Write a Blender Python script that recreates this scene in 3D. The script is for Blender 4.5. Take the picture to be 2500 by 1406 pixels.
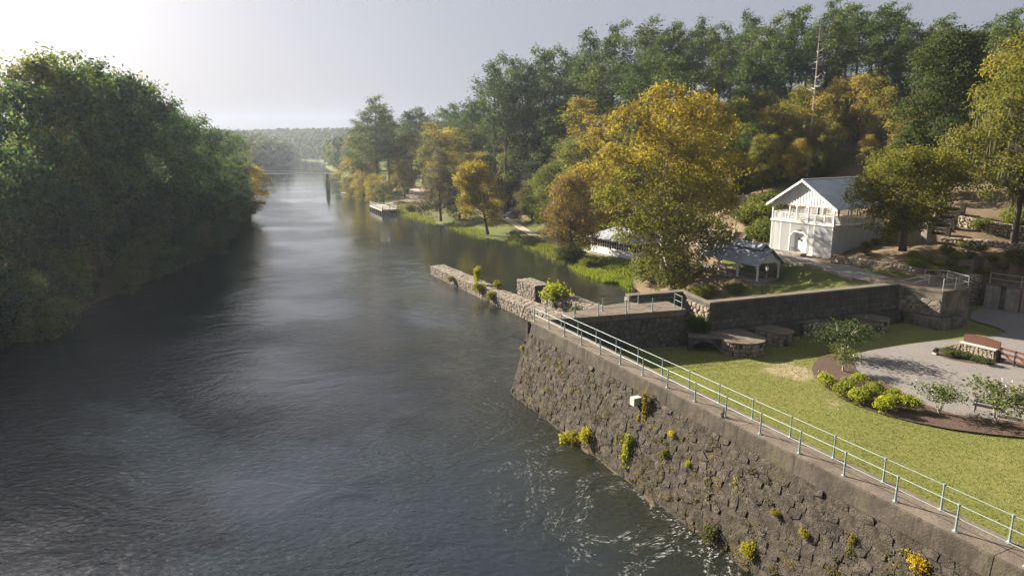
import bpy, math, random
import numpy as np
from mathutils import Vector, Matrix

for _o in list(bpy.data.objects):
    bpy.data.objects.remove(_o)
SC = bpy.context.scene
COL = SC.collection
R = math.radians

# ------------------------------------------------------------------ camera
CAM_Z = 20.0
FPX = 1667.0                                   # focal length in pixels of the 2500 px wide photograph
PITCH = math.atan(358 / FPX)
SP, CP = math.sin(PITCH), math.cos(PITCH)
cd = bpy.data.cameras.new('camera')
cam = bpy.data.objects.new('camera', cd)
COL.objects.link(cam)
cd.sensor_width = 36.0
cd.lens = FPX / 2500 * 36.0
cd.clip_start = 0.5
cd.clip_end = 6000
cam.location = (0, 0, CAM_Z)
cam.rotation_euler = (math.pi / 2 - PITCH, 0, 0)
SC.camera = cam

# ------------------------------------------------------------------ light
SUN_EL = R(25.5)
SUN_AZ = R(-51.5)                              # measured from +Y towards +X
world = bpy.data.worlds.new('World')
SC.world = world
world.use_nodes = True
wn, wl = world.node_tree.nodes, world.node_tree.links
wn.clear()
sky = wn.new('ShaderNodeTexSky')
sky.sky_type = 'NISHITA'
sky.sun_disc = False
sky.sun_elevation = SUN_EL
sky.sun_rotation = SUN_AZ
sky.altitude = 100
sky.air_density = 1.0
sky.dust_density = 6.0
sky.ozone_density = 1.5
hs = wn.new('ShaderNodeHueSaturation')
hs.inputs['Saturation'].default_value = 0.55
hs.inputs['Value'].default_value = 1.0
bg = wn.new('ShaderNodeBackground')
bg.inputs['Strength'].default_value = 0.05
wo = wn.new('ShaderNodeOutputWorld')
wl.new(sky.outputs[0], hs.inputs['Color'])
# thin high veil of cloud: evens out the clear sky and cools it
ml = wn.new('ShaderNodeMix'); ml.data_type = 'RGBA'; ml.blend_type = 'MULTIPLY'
ml.inputs[0].default_value = 1.0
ml.inputs[7].default_value = (0.20, 0.20, 0.212, 1)
ad = wn.new('ShaderNodeMix'); ad.data_type = 'RGBA'; ad.blend_type = 'ADD'
ad.inputs[0].default_value = 1.0
ad.inputs[7].default_value = (1.48, 1.58, 1.88, 1)
wl.new(hs.outputs[0], ml.inputs[6])
wl.new(ml.outputs[2], ad.inputs[6])
wl.new(ad.outputs[2], bg.inputs['Color'])
wl.new(bg.outputs[0], wo.inputs['Surface'])

sd = bpy.data.lights.new('sun', 'SUN')
sd.energy = 5.0
sd.angle = R(0.6)
sd.color = (1.0, 0.90, 0.76)
sun = bpy.data.objects.new('sun', sd)
COL.objects.link(sun)
sdir = Vector((math.sin(SUN_AZ) * math.cos(SUN_EL), math.cos(SUN_AZ) * math.cos(SUN_EL), math.sin(SUN_EL)))
sun.rotation_euler = sdir.to_track_quat('Z', 'Y').to_euler()
sun.location = sdir * 200

SC.view_settings.view_transform = 'Standard'
SC.view_settings.look = 'None'
SC.view_settings.gamma = 1.0
SC.view_settings.use_curve_mapping = False
SC.view_settings.exposure = 1.98
SC.render.engine = 'CYCLES'
cy = SC.cycles
cy.use_denoising = True
cy.max_bounces = 6
cy.diffuse_bounces = 3
cy.glossy_bounces = 3
cy.transmission_bounces = 3
cy.transparent_max_bounces = 6
cy.volume_bounces = 0
cy.caustics_reflective = False
cy.caustics_refractive = False
cy.sample_clamp_indirect = 4.0
cy.sample_clamp_direct = 0.8
HAZE = 0.00015
HAZE_G = 0.45

# ------------------------------------------------------------------ helpers
def W(px, py, z):
    """world point at height z seen at a pixel of the photograph (used to survey positions)"""
    t = (py - 703) / FPX
    s = (px - 1250) / FPX
    d = (CAM_Z - z) / (SP + CP * t)
    return Vector((s * d, d * (CP - SP * t), z))

def WY(px, py, y):
    t = (py - 703) / FPX
    d = y / (CP - SP * t)
    return Vector(((px - 1250) / FPX * d, y, CAM_Z - d * (SP + CP * t)))

def depth(p):
    return p[1] * CP + (CAM_Z - p[2]) * SP

def tag(o, label=None, cat=None, group=None, kind=None):
    if label: o['label'] = label
    if cat: o['category'] = cat
    if group: o['group'] = group
    if kind: o['kind'] = kind
    return o

def empty(name, loc, rz=0.0, label=None, cat=None, group=None):
    o = bpy.data.objects.new(name, None)
    o.empty_display_size = 0.3
    COL.objects.link(o)
    o.location = loc
    o.rotation_euler = (0, 0, rz)
    return tag(o, label, cat, group)

def link_mesh(name, me, parent=None, loc=(0, 0, 0)):
    o = bpy.data.objects.new(name, me)
    COL.objects.link(o)
    o.location = loc
    if parent is not None: o.parent = parent
    return o

def clone(o, parent=None):
    c = o.copy()
    COL.objects.link(c)
    if parent is not None: c.parent = parent
    return c

def clone_tree(o, parent=None):
    kids = [k for k in o.children]
    c = clone(o, parent)
    for k in kids: clone_tree(k, c)
    return c

class MB:
    """collects faces and links them as one mesh object"""
    def __init__(s):
        s.v, s.f, s.t = [], [], []
    def face(s, pts, tint=0.5):
        n = len(s.v)
        s.v += [tuple(p) for p in pts]
        s.f.append(tuple(range(n, n + len(pts))))
        s.t += [tint] * len(pts)
        return s
    def solid(s, verts, faces, tint=0.5):
        n = len(s.v)
        s.v += [tuple(p) for p in verts]
        s.f += [tuple(n + i for i in f) for f in faces]
        s.t += [tint] * len(verts)
        return s
    def box(s, c, d, rz=0.0, tint=0.5):
        x, y, z = d[0] / 2, d[1] / 2, d[2] / 2
        ca, sa = math.cos(rz), math.sin(rz)
        vs = []
        for dz in (-z, z):
            for dx, dy in ((-x, -y), (x, -y), (x, y), (-x, y)):
                vs.append((c[0] + dx * ca - dy * sa, c[1] + dx * sa + dy * ca, c[2] + dz))
        return s.solid(vs, [(3, 2, 1, 0), (4, 5, 6, 7), (0, 1, 5, 4), (1, 2, 6, 5), (2, 3, 7, 6), (3, 0, 4, 7)], tint)
    def prism(s, poly, z0, z1, tint=0.5):
        n = len(poly)
        a = sum(poly[i][0] * poly[(i + 1) % n][1] - poly[(i + 1) % n][0] * poly[i][1] for i in range(n))
        if a < 0: poly = poly[::-1]
        zb = [z0] * n if not hasattr(z0, '__len__') else z0
        zt = [z1] * n if not hasattr(z1, '__len__') else z1
        vs = [(p[0], p[1], zb[i]) for i, p in enumerate(poly)] + [(p[0], p[1], zt[i]) for i, p in enumerate(poly)]
        fs = [tuple(range(n - 1, -1, -1)), tuple(range(n, 2 * n))]
        fs += [(i, (i + 1) % n, n + (i + 1) % n, n + i) for i in range(n)]
        return s.solid(vs, fs, tint)
    def extrude(s, pts, vec, tint=0.5):
        """planar outline pts extruded along vec"""
        n = len(pts)
        v = Vector(vec)
        vs = [tuple(p) for p in pts] + [tuple(Vector(p) + v) for p in pts]
        fs = [tuple(range(n - 1, -1, -1)), tuple(range(n, 2 * n))]
        fs += [(i, (i + 1) % n, n + (i + 1) % n, n + i) for i in range(n)]
        return s.solid(vs, fs, tint)
    def tube(s, p0, p1, r0, r1=None, n=6, tint=0.5, cap=True):
        r1 = r0 if r1 is None else r1
        p0, p1 = Vector(p0), Vector(p1)
        d = (p1 - p0)
        if d.length < 1e-6: return s
        d.normalize()
        a = d.orthogonal().normalized()
        b = d.cross(a)
        vs = []
        for p, r in ((p0, r0), (p1, r1)):
            for i in range(n):
                w = 2 * math.pi * i / n
                vs.append(p + (a * math.cos(w) + b * math.sin(w)) * r)
        fs = [(i, (i + 1) % n, n + (i + 1) % n, n + i) for i in range(n)]
        if cap: fs += [tuple(range(n - 1, -1, -1)), tuple(range(n, 2 * n))]
        return s.solid(vs, fs, tint)
    def path(s, pts, rad, n=6, tint=0.5):
        """tapered tube along points"""
        pts = [Vector(p) for p in pts]
        m = len(pts)
        vs = []
        a = None
        for k, p in enumerate(pts):
            d = (pts[min(k + 1, m - 1)] - pts[max(k - 1, 0)]).normalized()
            if a is None: a = d.orthogonal().normalized()
            a = (a - d * a.dot(d)).normalized()
            b = d.cross(a)
            r = rad[k] if hasattr(rad, '__len__') else rad
            for i in range(n):
                w = 2 * math.pi * i / n
                vs.append(p + (a * math.cos(w) + b * math.sin(w)) * r)
        fs = []
        for k in range(m - 1):
            fs += [(k * n + i, k * n + (i + 1) % n, (k + 1) * n + (i + 1) % n, (k + 1) * n + i) for i in range(n)]
        fs += [tuple(range(n - 1, -1, -1)), tuple(range((m - 1) * n, m * n))]
        return s.solid(vs, fs, tint)
    def mesh(s, name, mat, org=(0, 0, 0), smooth=False):
        me = bpy.data.meshes.new(name)
        o = Vector(org)
        me.from_pydata([(p[0] - o.x, p[1] - o.y, p[2] - o.z) for p in s.v], [], s.f)
        if mat is not None: me.materials.append(mat)
        at = me.attributes.new('tint', 'FLOAT', 'POINT')
        at.data.foreach_set('value', np.array(s.t, dtype=np.float32))
        if smooth: me.polygons.foreach_set('use_smooth', [True] * len(me.polygons))
        me.update()
        return me
    def build(s, name, mat, parent=None, org=(0, 0, 0), smooth=False, loc=(0, 0, 0)):
        return link_mesh(name, s.mesh(name, mat, org, smooth), parent, loc)

# ------------------------------------------------------------------ materials
class NT:
    def __init__(s, name):
        s.m = bpy.data.materials.new(name)
        s.m.use_nodes = True
        s.t = s.m.node_tree
        s.t.nodes.clear()
        s.out = s.n('ShaderNodeOutputMaterial')
    def n(s, t, **kw):
        o = s.t.nodes.new(t)
        for k, v in kw.items(): setattr(o, k, v)
        return o
    def l(s, a, b): s.t.links.new(a, b)
    def val(s, sock, v):
        if hasattr(v, 'is_output') or isinstance(v, bpy.types.NodeSocket): s.l(v, sock)
        else:
            if hasattr(v, '__len__') and len(v) == 3 and sock.type == 'RGBA': v = (*v, 1)
            sock.default_value = v
    def math(s, op, a, b=0.5, clamp=False):
        o = s.n('ShaderNodeMath', operation=op, use_clamp=clamp)
        s.val(o.inputs[0], a); s.val(o.inputs[1], b)
        return o.outputs[0]
    def mix(s, f, a, b, blend='MIX'):
        o = s.n('ShaderNodeMix', data_type='RGBA', blend_type=blend)
        s.val(o.inputs[0], f)
        s.val(o.inputs[6], a); s.val(o.inputs[7], b)
        return o.outputs[2]
    def pos(s): return s.n('ShaderNodeNewGeometry').outputs['Position']
    def obj(s): return s.n('ShaderNodeTexCoord').outputs['Object']
    def vscale(s, vec, sc, rz=0.0):
        o = s.n('ShaderNodeMapping')
        s.l(vec, o.inputs['Vector'])
        o.inputs['Scale'].default_value = sc
        o.inputs['Rotation'].default_value = (0, 0, rz)
        return o.outputs[0]
    def noise(s, vec, scale, detail=4, rough=0.55, dist=0.0, col=False):
        o = s.n('ShaderNodeTexNoise')
        if vec is not None: s.l(vec, o.inputs['Vector'])
        o.inputs['Scale'].default_value = scale
        o.inputs['Detail'].default_value = detail
        o.inputs['Roughness'].default_value = rough
        o.inputs['Distortion'].default_value = dist
        return o.outputs['Color' if col else 'Fac']
    def voro(s, vec, scale, feature='F1', out='Distance', rnd=1.0):
        o = s.n('ShaderNodeTexVoronoi', feature=feature)
        s.l(vec, o.inputs['Vector'])
        o.inputs['Scale'].default_value = scale
        o.inputs['Randomness'].default_value = rnd
        return o.outputs[out]
    def ramp(s, f, lo, hi, a=0.0, b=1.0):
        o = s.n('ShaderNodeMapRange')
        o.interpolation_type = 'SMOOTHSTEP'
        s.l(f, o.inputs[0])
        o.inputs[1].default_value = lo; o.inputs[2].default_value = hi
        o.inputs[3].default_value = a; o.inputs[4].default_value = b
        return o.outputs[0]
    def attr(s, name, out='Fac'):
        return s.n('ShaderNodeAttribute', attribute_name=name).outputs[out]
    def bump(s, h, dist=0.05, strength=1.0, normal=None):
        o = s.n('ShaderNodeBump')
        o.inputs['Strength'].default_value = strength
        o.inputs['Distance'].default_value = dist
        s.l(h, o.inputs['Height'])
        if normal is not None: s.l(normal, o.inputs['Normal'])
        return o.outputs[0]
    def principled(s, col, rough=0.8, normal=None, metallic=0.0, spec=0.3):
        o = s.n('ShaderNodeBsdfPrincipled')
        s.val(o.inputs['Base Color'], col)
        s.val(o.inputs['Roughness'], rough)
        o.inputs['Metallic'].default_value = metallic
        o.inputs['Specular IOR Level'].default_value = spec
        if normal is not None: s.l(normal, o.inputs['Normal'])
        s.l(o.outputs[0], s.out.inputs['Surface'])
        return o

def simple(name, c1, c2=None, scale=2.0, rough=0.7, bump=0.0, bscale=20.0, metallic=0.0, spec=0.3, streak=False, tint=0.0):
    """two tone mottled surface with optional vertical streaks, fine relief and per piece tint"""
    N = NT(name)
    p = N.pos()
    c2 = c2 or tuple(c * 0.75 for c in c1)
    v = N.vscale(p, (1, 1, 0.25)) if streak else p
    f = N.ramp(N.noise(v, scale, 6, 0.6), 0.35, 0.65)
    col = N.mix(f, c1, c2)
    f2 = N.noise(p, scale * 7, 4, 0.6)
    col = N.mix(0.35, col, N.mix(f2, tuple(c * 0.6 for c in c1), tuple(min(1, c * 1.35) for c in c1)))
    if tint:
        k = N.math('MULTIPLY_ADD', N.attr('tint'), 2 * tint)
        k.node.inputs[2].default_value = 1 - tint
        cc = N.n('ShaderNodeCombineColor')
        for i in range(3): N.l(k, cc.inputs[i])
        col = N.mix(1.0, col, cc.outputs[0], 'MULTIPLY')
    nrm = N.bump(N.noise(p, bscale, 4, 0.6), bump) if bump else None
    N.principled(col, rough, nrm, metallic, spec)
    return N.m

M = {}
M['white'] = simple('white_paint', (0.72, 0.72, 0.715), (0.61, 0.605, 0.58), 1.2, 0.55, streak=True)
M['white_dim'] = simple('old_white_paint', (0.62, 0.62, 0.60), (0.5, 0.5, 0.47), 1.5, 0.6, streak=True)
M['roof_metal'] = simple('grey_roof_metal', (0.58, 0.59, 0.62), (0.47, 0.48, 0.50), 0.8, 0.4, metallic=0.5, spec=0.5)
M['roof_shingle'] = simple('dark_shingle', (0.25, 0.265, 0.30), (0.19, 0.20, 0.225), 1.5, 0.55, bump=0.01, bscale=30, tint=0.2)
M['galv'] = simple('galvanised_paint', (0.27, 0.33, 0.32), (0.20, 0.27, 0.265), 6, 0.45, metallic=0.3, spec=0.5)
M['steel'] = simple('pale_steel', (0.42, 0.42, 0.40), (0.34, 0.34, 0.33), 6, 0.45, metallic=0.4)
M['iron'] = simple('black_iron', (0.018, 0.018, 0.018), (0.03, 0.028, 0.025), 6, 0.5)
M['rust'] = simple('rusty_steel', (0.115, 0.05, 0.03), (0.075, 0.033, 0.022), 5, 0.8, bump=0.004, bscale=60)
M['wood_grey'] = simple('weathered_wood', (0.30, 0.26, 0.21), (0.20, 0.17, 0.135), 3, 0.85, tint=0.25)
M['wood_brown'] = simple('brown_wood', (0.13, 0.09, 0.06), (0.09, 0.06, 0.04), 3, 0.85)
M['yellow'] = simple('yellow_paint', (0.62, 0.42, 0.03), (0.5, 0.33, 0.03), 3, 0.5)
M['red_roof'] = simple('red_roof', (0.30, 0.09, 0.07), (0.22, 0.07, 0.05), 3, 0.7)
M['dark'] = simple('dark_interior', (0.05, 0.045, 0.04), (0.03, 0.03, 0.03), 2, 0.9)
M['deck'] = simple('deck_boards', (0.36, 0.33, 0.29), (0.27, 0.25, 0.22), 3, 0.8, tint=0.2)
M['car_paint'] = simple('blue_grey_car_paint', (0.07, 0.08, 0.11), (0.06, 0.07, 0.10), 2, 0.25, metallic=0.5, spec=0.6)
M['car_tan'] = simple('tan_car_paint', (0.33, 0.25, 0.18), (0.3, 0.22, 0.16), 2, 0.3, metallic=0.3, spec=0.6)
M['glass'] = simple('dark_glass', (0.015, 0.018, 0.02), (0.02, 0.022, 0.025), 2, 0.06, spec=0.8)
M['rubber'] = simple('rubber', (0.015, 0.015, 0.015), (0.02, 0.02, 0.02), 4, 0.9)
M['lamp_glass'] = simple('milky_lamp_glass', (0.70, 0.70, 0.68), (0.6, 0.6, 0.58), 4, 0.2, spec=0.6)
M['pale_block'] = simple('pale_concrete_block', (0.42, 0.40, 0.36), (0.33, 0.31, 0.28), 4, 0.9, bump=0.01, bscale=30)
M['bark'] = simple('bark', (0.10, 0.08, 0.062), (0.06, 0.048, 0.038), 3, 0.95, bump=0.03, bscale=12, streak=True)
M['bark_pine'] = simple('pine_bark', (0.135, 0.10, 0.08), (0.085, 0.062, 0.05), 3, 0.95, bump=0.03, bscale=10, streak=True)
M['bark_pale'] = simple('pale_bark', (0.36, 0.33, 0.28), (0.24, 0.21, 0.17), 2, 0.9, bump=0.02, bscale=10, streak=True)

def concrete(name, c1, c2, moss=(0.10, 0.095, 0.05), mossf=0.5, dark=0.6):
    N = NT(name)
    p = N.pos()
    col = N.mix(N.ramp(N.noise(p, 0.9, 6, 0.65), 0.35, 0.65), c1, c2)
    st = N.ramp(N.noise(N.vscale(p, (2.2, 2.2, 0.22)), 1.6, 5, 0.65), 0.45, 0.72)
    col = N.mix(N.math('MULTIPLY', st, dark), col, tuple(c * 0.35 for c in c1))
    mo = N.ramp(N.noise(p, 0.55, 6, 0.7, 0.4), 0.52, 0.68)
    col = N.mix(N.math('MULTIPLY', mo, mossf), col, moss)
    sp = N.ramp(N.noise(p, 9, 3, 0.6), 0.64, 0.76)
    col = N.mix(N.math('MULTIPLY', sp, 0.45), col, tuple(min(0.6, c * 1.9) for c in c1))
    h = N.math('ADD', N.noise(p, 5, 6, 0.7), N.math('MULTIPLY', N.noise(p, 26, 4, 0.6), 0.4))
    N.principled(col, 0.92, N.bump(h, 0.04), spec=0.15)
    return N.m

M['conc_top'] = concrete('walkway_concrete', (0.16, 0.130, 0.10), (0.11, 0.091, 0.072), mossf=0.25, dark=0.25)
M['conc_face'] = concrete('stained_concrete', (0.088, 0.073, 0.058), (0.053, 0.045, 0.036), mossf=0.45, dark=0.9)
M['conc_dark'] = concrete('dark_lichen_concrete', (0.085, 0.078, 0.066), (0.05, 0.047, 0.041), moss=(0.045, 0.05, 0.028), mossf=0.5, dark=0.7)
M['conc_pale'] = concrete('pale_concrete', (0.30, 0.265, 0.22), (0.21, 0.185, 0.155), mossf=0.25, dark=0.55)
M['buttress'] = concrete('patchy_concrete', (0.19, 0.165, 0.13), (0.085, 0.078, 0.066), moss=(0.06, 0.058, 0.035), mossf=0.7, dark=0.7)

def stone_mat(name, c1, c2, c3, lichen=(0.33, 0.30, 0.24), lf=0.5, moss=0.45, bump=0.05):
    N = NT(name)
    p = N.pos()
    t = N.attr('tint')
    col = N.mix(N.ramp(t, 0.0, 0.75), c1, c2)
    col = N.mix(N.ramp(t, 0.78, 1.0), col, c3)
    col = N.mix(0.7, col, N.mix(N.ramp(N.noise(p, 2.2, 8, 0.72, 0.3), 0.3, 0.7), tuple(c * 0.38 for c in c1), tuple(min(1, c * 1.55) for c in c2)))
    mo = N.ramp(N.noise(p, 0.7, 7, 0.72, 0.6), 0.5, 0.66)
    col = N.mix(N.math('MULTIPLY', mo, moss), col, (0.10, 0.088, 0.045))
    li = N.ramp(N.noise(p, 5.5, 6, 0.75, 0.5), 0.60, 0.70)
    col = N.mix(N.math('MULTIPLY', li, lf), col, lichen)
    dk = N.ramp(N.noise(N.vscale(p, (1, 1, .6)), 3.4, 7, 0.75, 0.8), 0.58, 0.70)
    col = N.mix(N.math('MULTIPLY', dk, 0.75), col, tuple(c * 0.25 for c in c1))
    h = N.math('ADD', N.noise(p, 3.0, 9, 0.74), N.math('MULTIPLY', N.noise(p, 14, 5, 0.7), 0.4))
    N.principled(col, 0.93, N.bump(h, bump), spec=0.12)
    return N.m

M['stone'] = stone_mat('brown_rubble_stone', (0.050, 0.042, 0.036), (0.086, 0.072, 0.060), (0.14, 0.118, 0.095), lf=0.28, moss=0.45, bump=0.22)
M['mortar'] = stone_mat('deep_mortar', (0.056, 0.046, 0.037), (0.075, 0.062, 0.05), (0.095, 0.079, 0.063), lf=0.2, moss=0.4, bump=0.2)
M['jetty_stone'] = stone_mat('pale_jetty_stone', (0.175, 0.15, 0.12), (0.235, 0.20, 0.16), (0.31, 0.27, 0.22), lichen=(0.38, 0.35, 0.29), lf=0.3, moss=0.4, bump=0.1)
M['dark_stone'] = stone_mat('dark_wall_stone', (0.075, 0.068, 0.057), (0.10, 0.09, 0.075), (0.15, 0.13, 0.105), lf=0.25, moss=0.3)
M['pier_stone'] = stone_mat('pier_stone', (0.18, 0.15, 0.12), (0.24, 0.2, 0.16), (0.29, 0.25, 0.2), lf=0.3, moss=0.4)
M['cream_stone'] = stone_mat('cream_rubble_stone', (0.30, 0.25, 0.18), (0.40, 0.34, 0.255), (0.47, 0.41, 0.32), lichen=(0.16, 0.13, 0.09), lf=0.4, moss=0.2)

def ground_mat():
    """terrain: grass near the river and in the park, leaf litter under the trees"""
    N = NT('bank_ground')
    p = N.pos()
    g = N.mix(N.noise(p, 0.35, 6, 0.6), (0.055, 0.075, 0.016), (0.13, 0.135, 0.038))
    g = N.mix(0.5, g, N.mix(N.noise(p, 4.5, 4, 0.7), (0.035, 0.05, 0.012), (0.15, 0.16, 0.05)))
    d = N.mix(N.noise(p, 0.9, 6, 0.65), (0.115, 0.08, 0.048), (0.20, 0.15, 0.095))
    d = N.mix(0.5, d, N.mix(N.noise(p, 7, 5, 0.75), (0.06, 0.042, 0.026), (0.27, 0.205, 0.135)))
    f = N.attr('litter')
    f = N.ramp(N.math('ADD', f, N.math('MULTIPLY', N.math('SUBTRACT', N.noise(p, 0.6, 5, 0.6), 0.5), 0.9)), 0.35, 0.65)
    col = N.mix(f, g, d)
    h = N.math('ADD', N.noise(p, 2.5, 6, 0.7), N.noise(p, 14, 4, 0.7))
    N.principled(col, 0.95, N.bump(h, 0.08), spec=0.1)
    return N.m
M['ground'] = ground_mat()

def lawn_mat():
    N = NT('mown_lawn')
    p = N.pos()
    col = N.mix(N.ramp(N.noise(p, 0.22, 5, 0.6), 0.3, 0.7), (0.105, 0.118, 0.028), (0.16, 0.152, 0.05))
    dry = N.ramp(N.noise(p, 0.16, 6, 0.62, 0.3), 0.52, 0.72)
    w = N.attr('wear')
    col = N.mix(N.math('MULTIPLY', dry, 0.75), col, (0.25, 0.205, 0.085))
    col = N.mix(0.45, col, N.mix(N.noise(p, 5, 5, 0.75), (0.07, 0.09, 0.018), (0.24, 0.24, 0.075)))
    col = N.mix(0.35, col, N.mix(N.noise(p, 28, 3, 0.7), (0.05, 0.065, 0.012), (0.27, 0.26, 0.085)))
    bare = N.ramp(N.math('ADD', w, N.math('MULTIPLY', N.math('SUBTRACT', N.noise(p, 1.1, 6, 0.7), 0.5), 1.1)), 0.42, 0.75)
    col = N.mix(N.math('MULTIPLY', bare, 0.85), col, N.mix(N.noise(p, 6, 4, 0.7), (0.30, 0.235, 0.15), (0.40, 0.325, 0.22)))
    h = N.math('ADD', N.noise(p, 9, 5, 0.75), N.noise(p, 40, 3, 0.7))
    N.principled(col, 0.95, N.bump(h, 0.035), spec=0.1)
    return N.m
M['lawn'] = lawn_mat()

def gravel_mat(name, c1, c2, sc=1.0):
    N = NT(name)
    p = N.pos()
    col = N.mix(N.ramp(N.noise(p, 0.35 * sc, 5, 0.6), 0.3, 0.7), c1, c2)
    col = N.mix(0.5, col, N.mix(N.voro(p, 14, out='Color'), tuple(c * 0.55 for c in c1), tuple(min(1, c * 1.4) for c in c2)))
    col = N.mix(0.25, col, N.mix(N.noise(p, 3.2, 5, 0.7), tuple(c * 0.7 for c in c1), tuple(min(1, c * 1.2) for c in c2)))
    N.principled(col, 0.95, N.bump(N.voro(p, 22), 0.03), spec=0.15)
    return N.m
M['gravel'] = gravel_mat('pale_gravel', (0.165, 0.150, 0.140), (0.21, 0.19, 0.175))
M['asphalt'] = gravel_mat('worn_asphalt', (0.20, 0.19, 0.185), (0.27, 0.25, 0.24))
M['dirt'] = gravel_mat('dirt_path', (0.32, 0.265, 0.20), (0.40, 0.34, 0.27))
M['mulch'] = gravel_mat('dark_mulch', (0.065, 0.043, 0.034), (0.11, 0.075, 0.055))

def leaf_mat(name, transl=0.45, rough=0.7):
    """leaf colour = the plant's own colour mixed towards its autumn colour leaf by leaf"""
    N = NT(name)
    oi = N.n('ShaderNodeObjectInfo')
    t = N.attr('tint')
    a = N.attr('autumn')
    green = oi.outputs['Color']
    k = N.n('ShaderNodeMapRange')
    N.l(t, k.inputs[0]); k.inputs[3].default_value = 0.68; k.inputs[4].default_value = 1.34
    cc = N.n('ShaderNodeCombineColor')
    for i in range(3): N.l(k.outputs[0], cc.inputs[i])
    au = N.mix(t, (0.235, 0.16, 0.030), (0.275, 0.232, 0.036))
    al = oi.outputs['Alpha']
    f = N.ramp(N.math('SUBTRACT', N.math('ADD', a, N.math('MULTIPLY', al, 1.3)), 1.0), -0.12, 0.22)
    col = N.mix(f, green, au)
    col = N.mix(1.0, col, cc.outputs[0], 'MULTIPLY')
    d = N.n('ShaderNodeBsdfPrincipled')
    N.l(col, d.inputs['Base Color'])
    d.inputs['Roughness'].default_value = rough
    d.inputs['Specular IOR Level'].default_value = 0.07
    tr = N.n('ShaderNodeBsdfTranslucent')
    N.l(N.mix(1.0, col, (1.25, 1.25, 0.6), 'MULTIPLY'), tr.inputs['Color'])
    ms = N.n('ShaderNodeMixShader')
    ms.inputs[0].default_value = transl
    N.l(d.outputs[0], ms.inputs[1]); N.l(tr.outputs[0], ms.inputs[2])
    N.l(ms.outputs[0], N.out.inputs['Surface'])
    return N.m
M['leaf'] = leaf_mat('broad_leaves')
M['needle'] = leaf_mat('pine_needles', 0.18, 0.7)
M['moss'] = leaf_mat('hanging_moss', 0.3, 0.9)

# wall axis: the river wall runs from the corner by the jetty towards the viewer
WU = Vector((0.4363, -0.8998, 0)); WN = Vector((-0.8998, -0.4363, 0))
WP = Vector((1.80, 52.5, 0))                    # first post of the outer railing
def wallp(u, n, z): return Vector((WP.x + WU.x * u + WN.x * n, WP.y + WU.y * u + WN.y * n, z))

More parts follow.
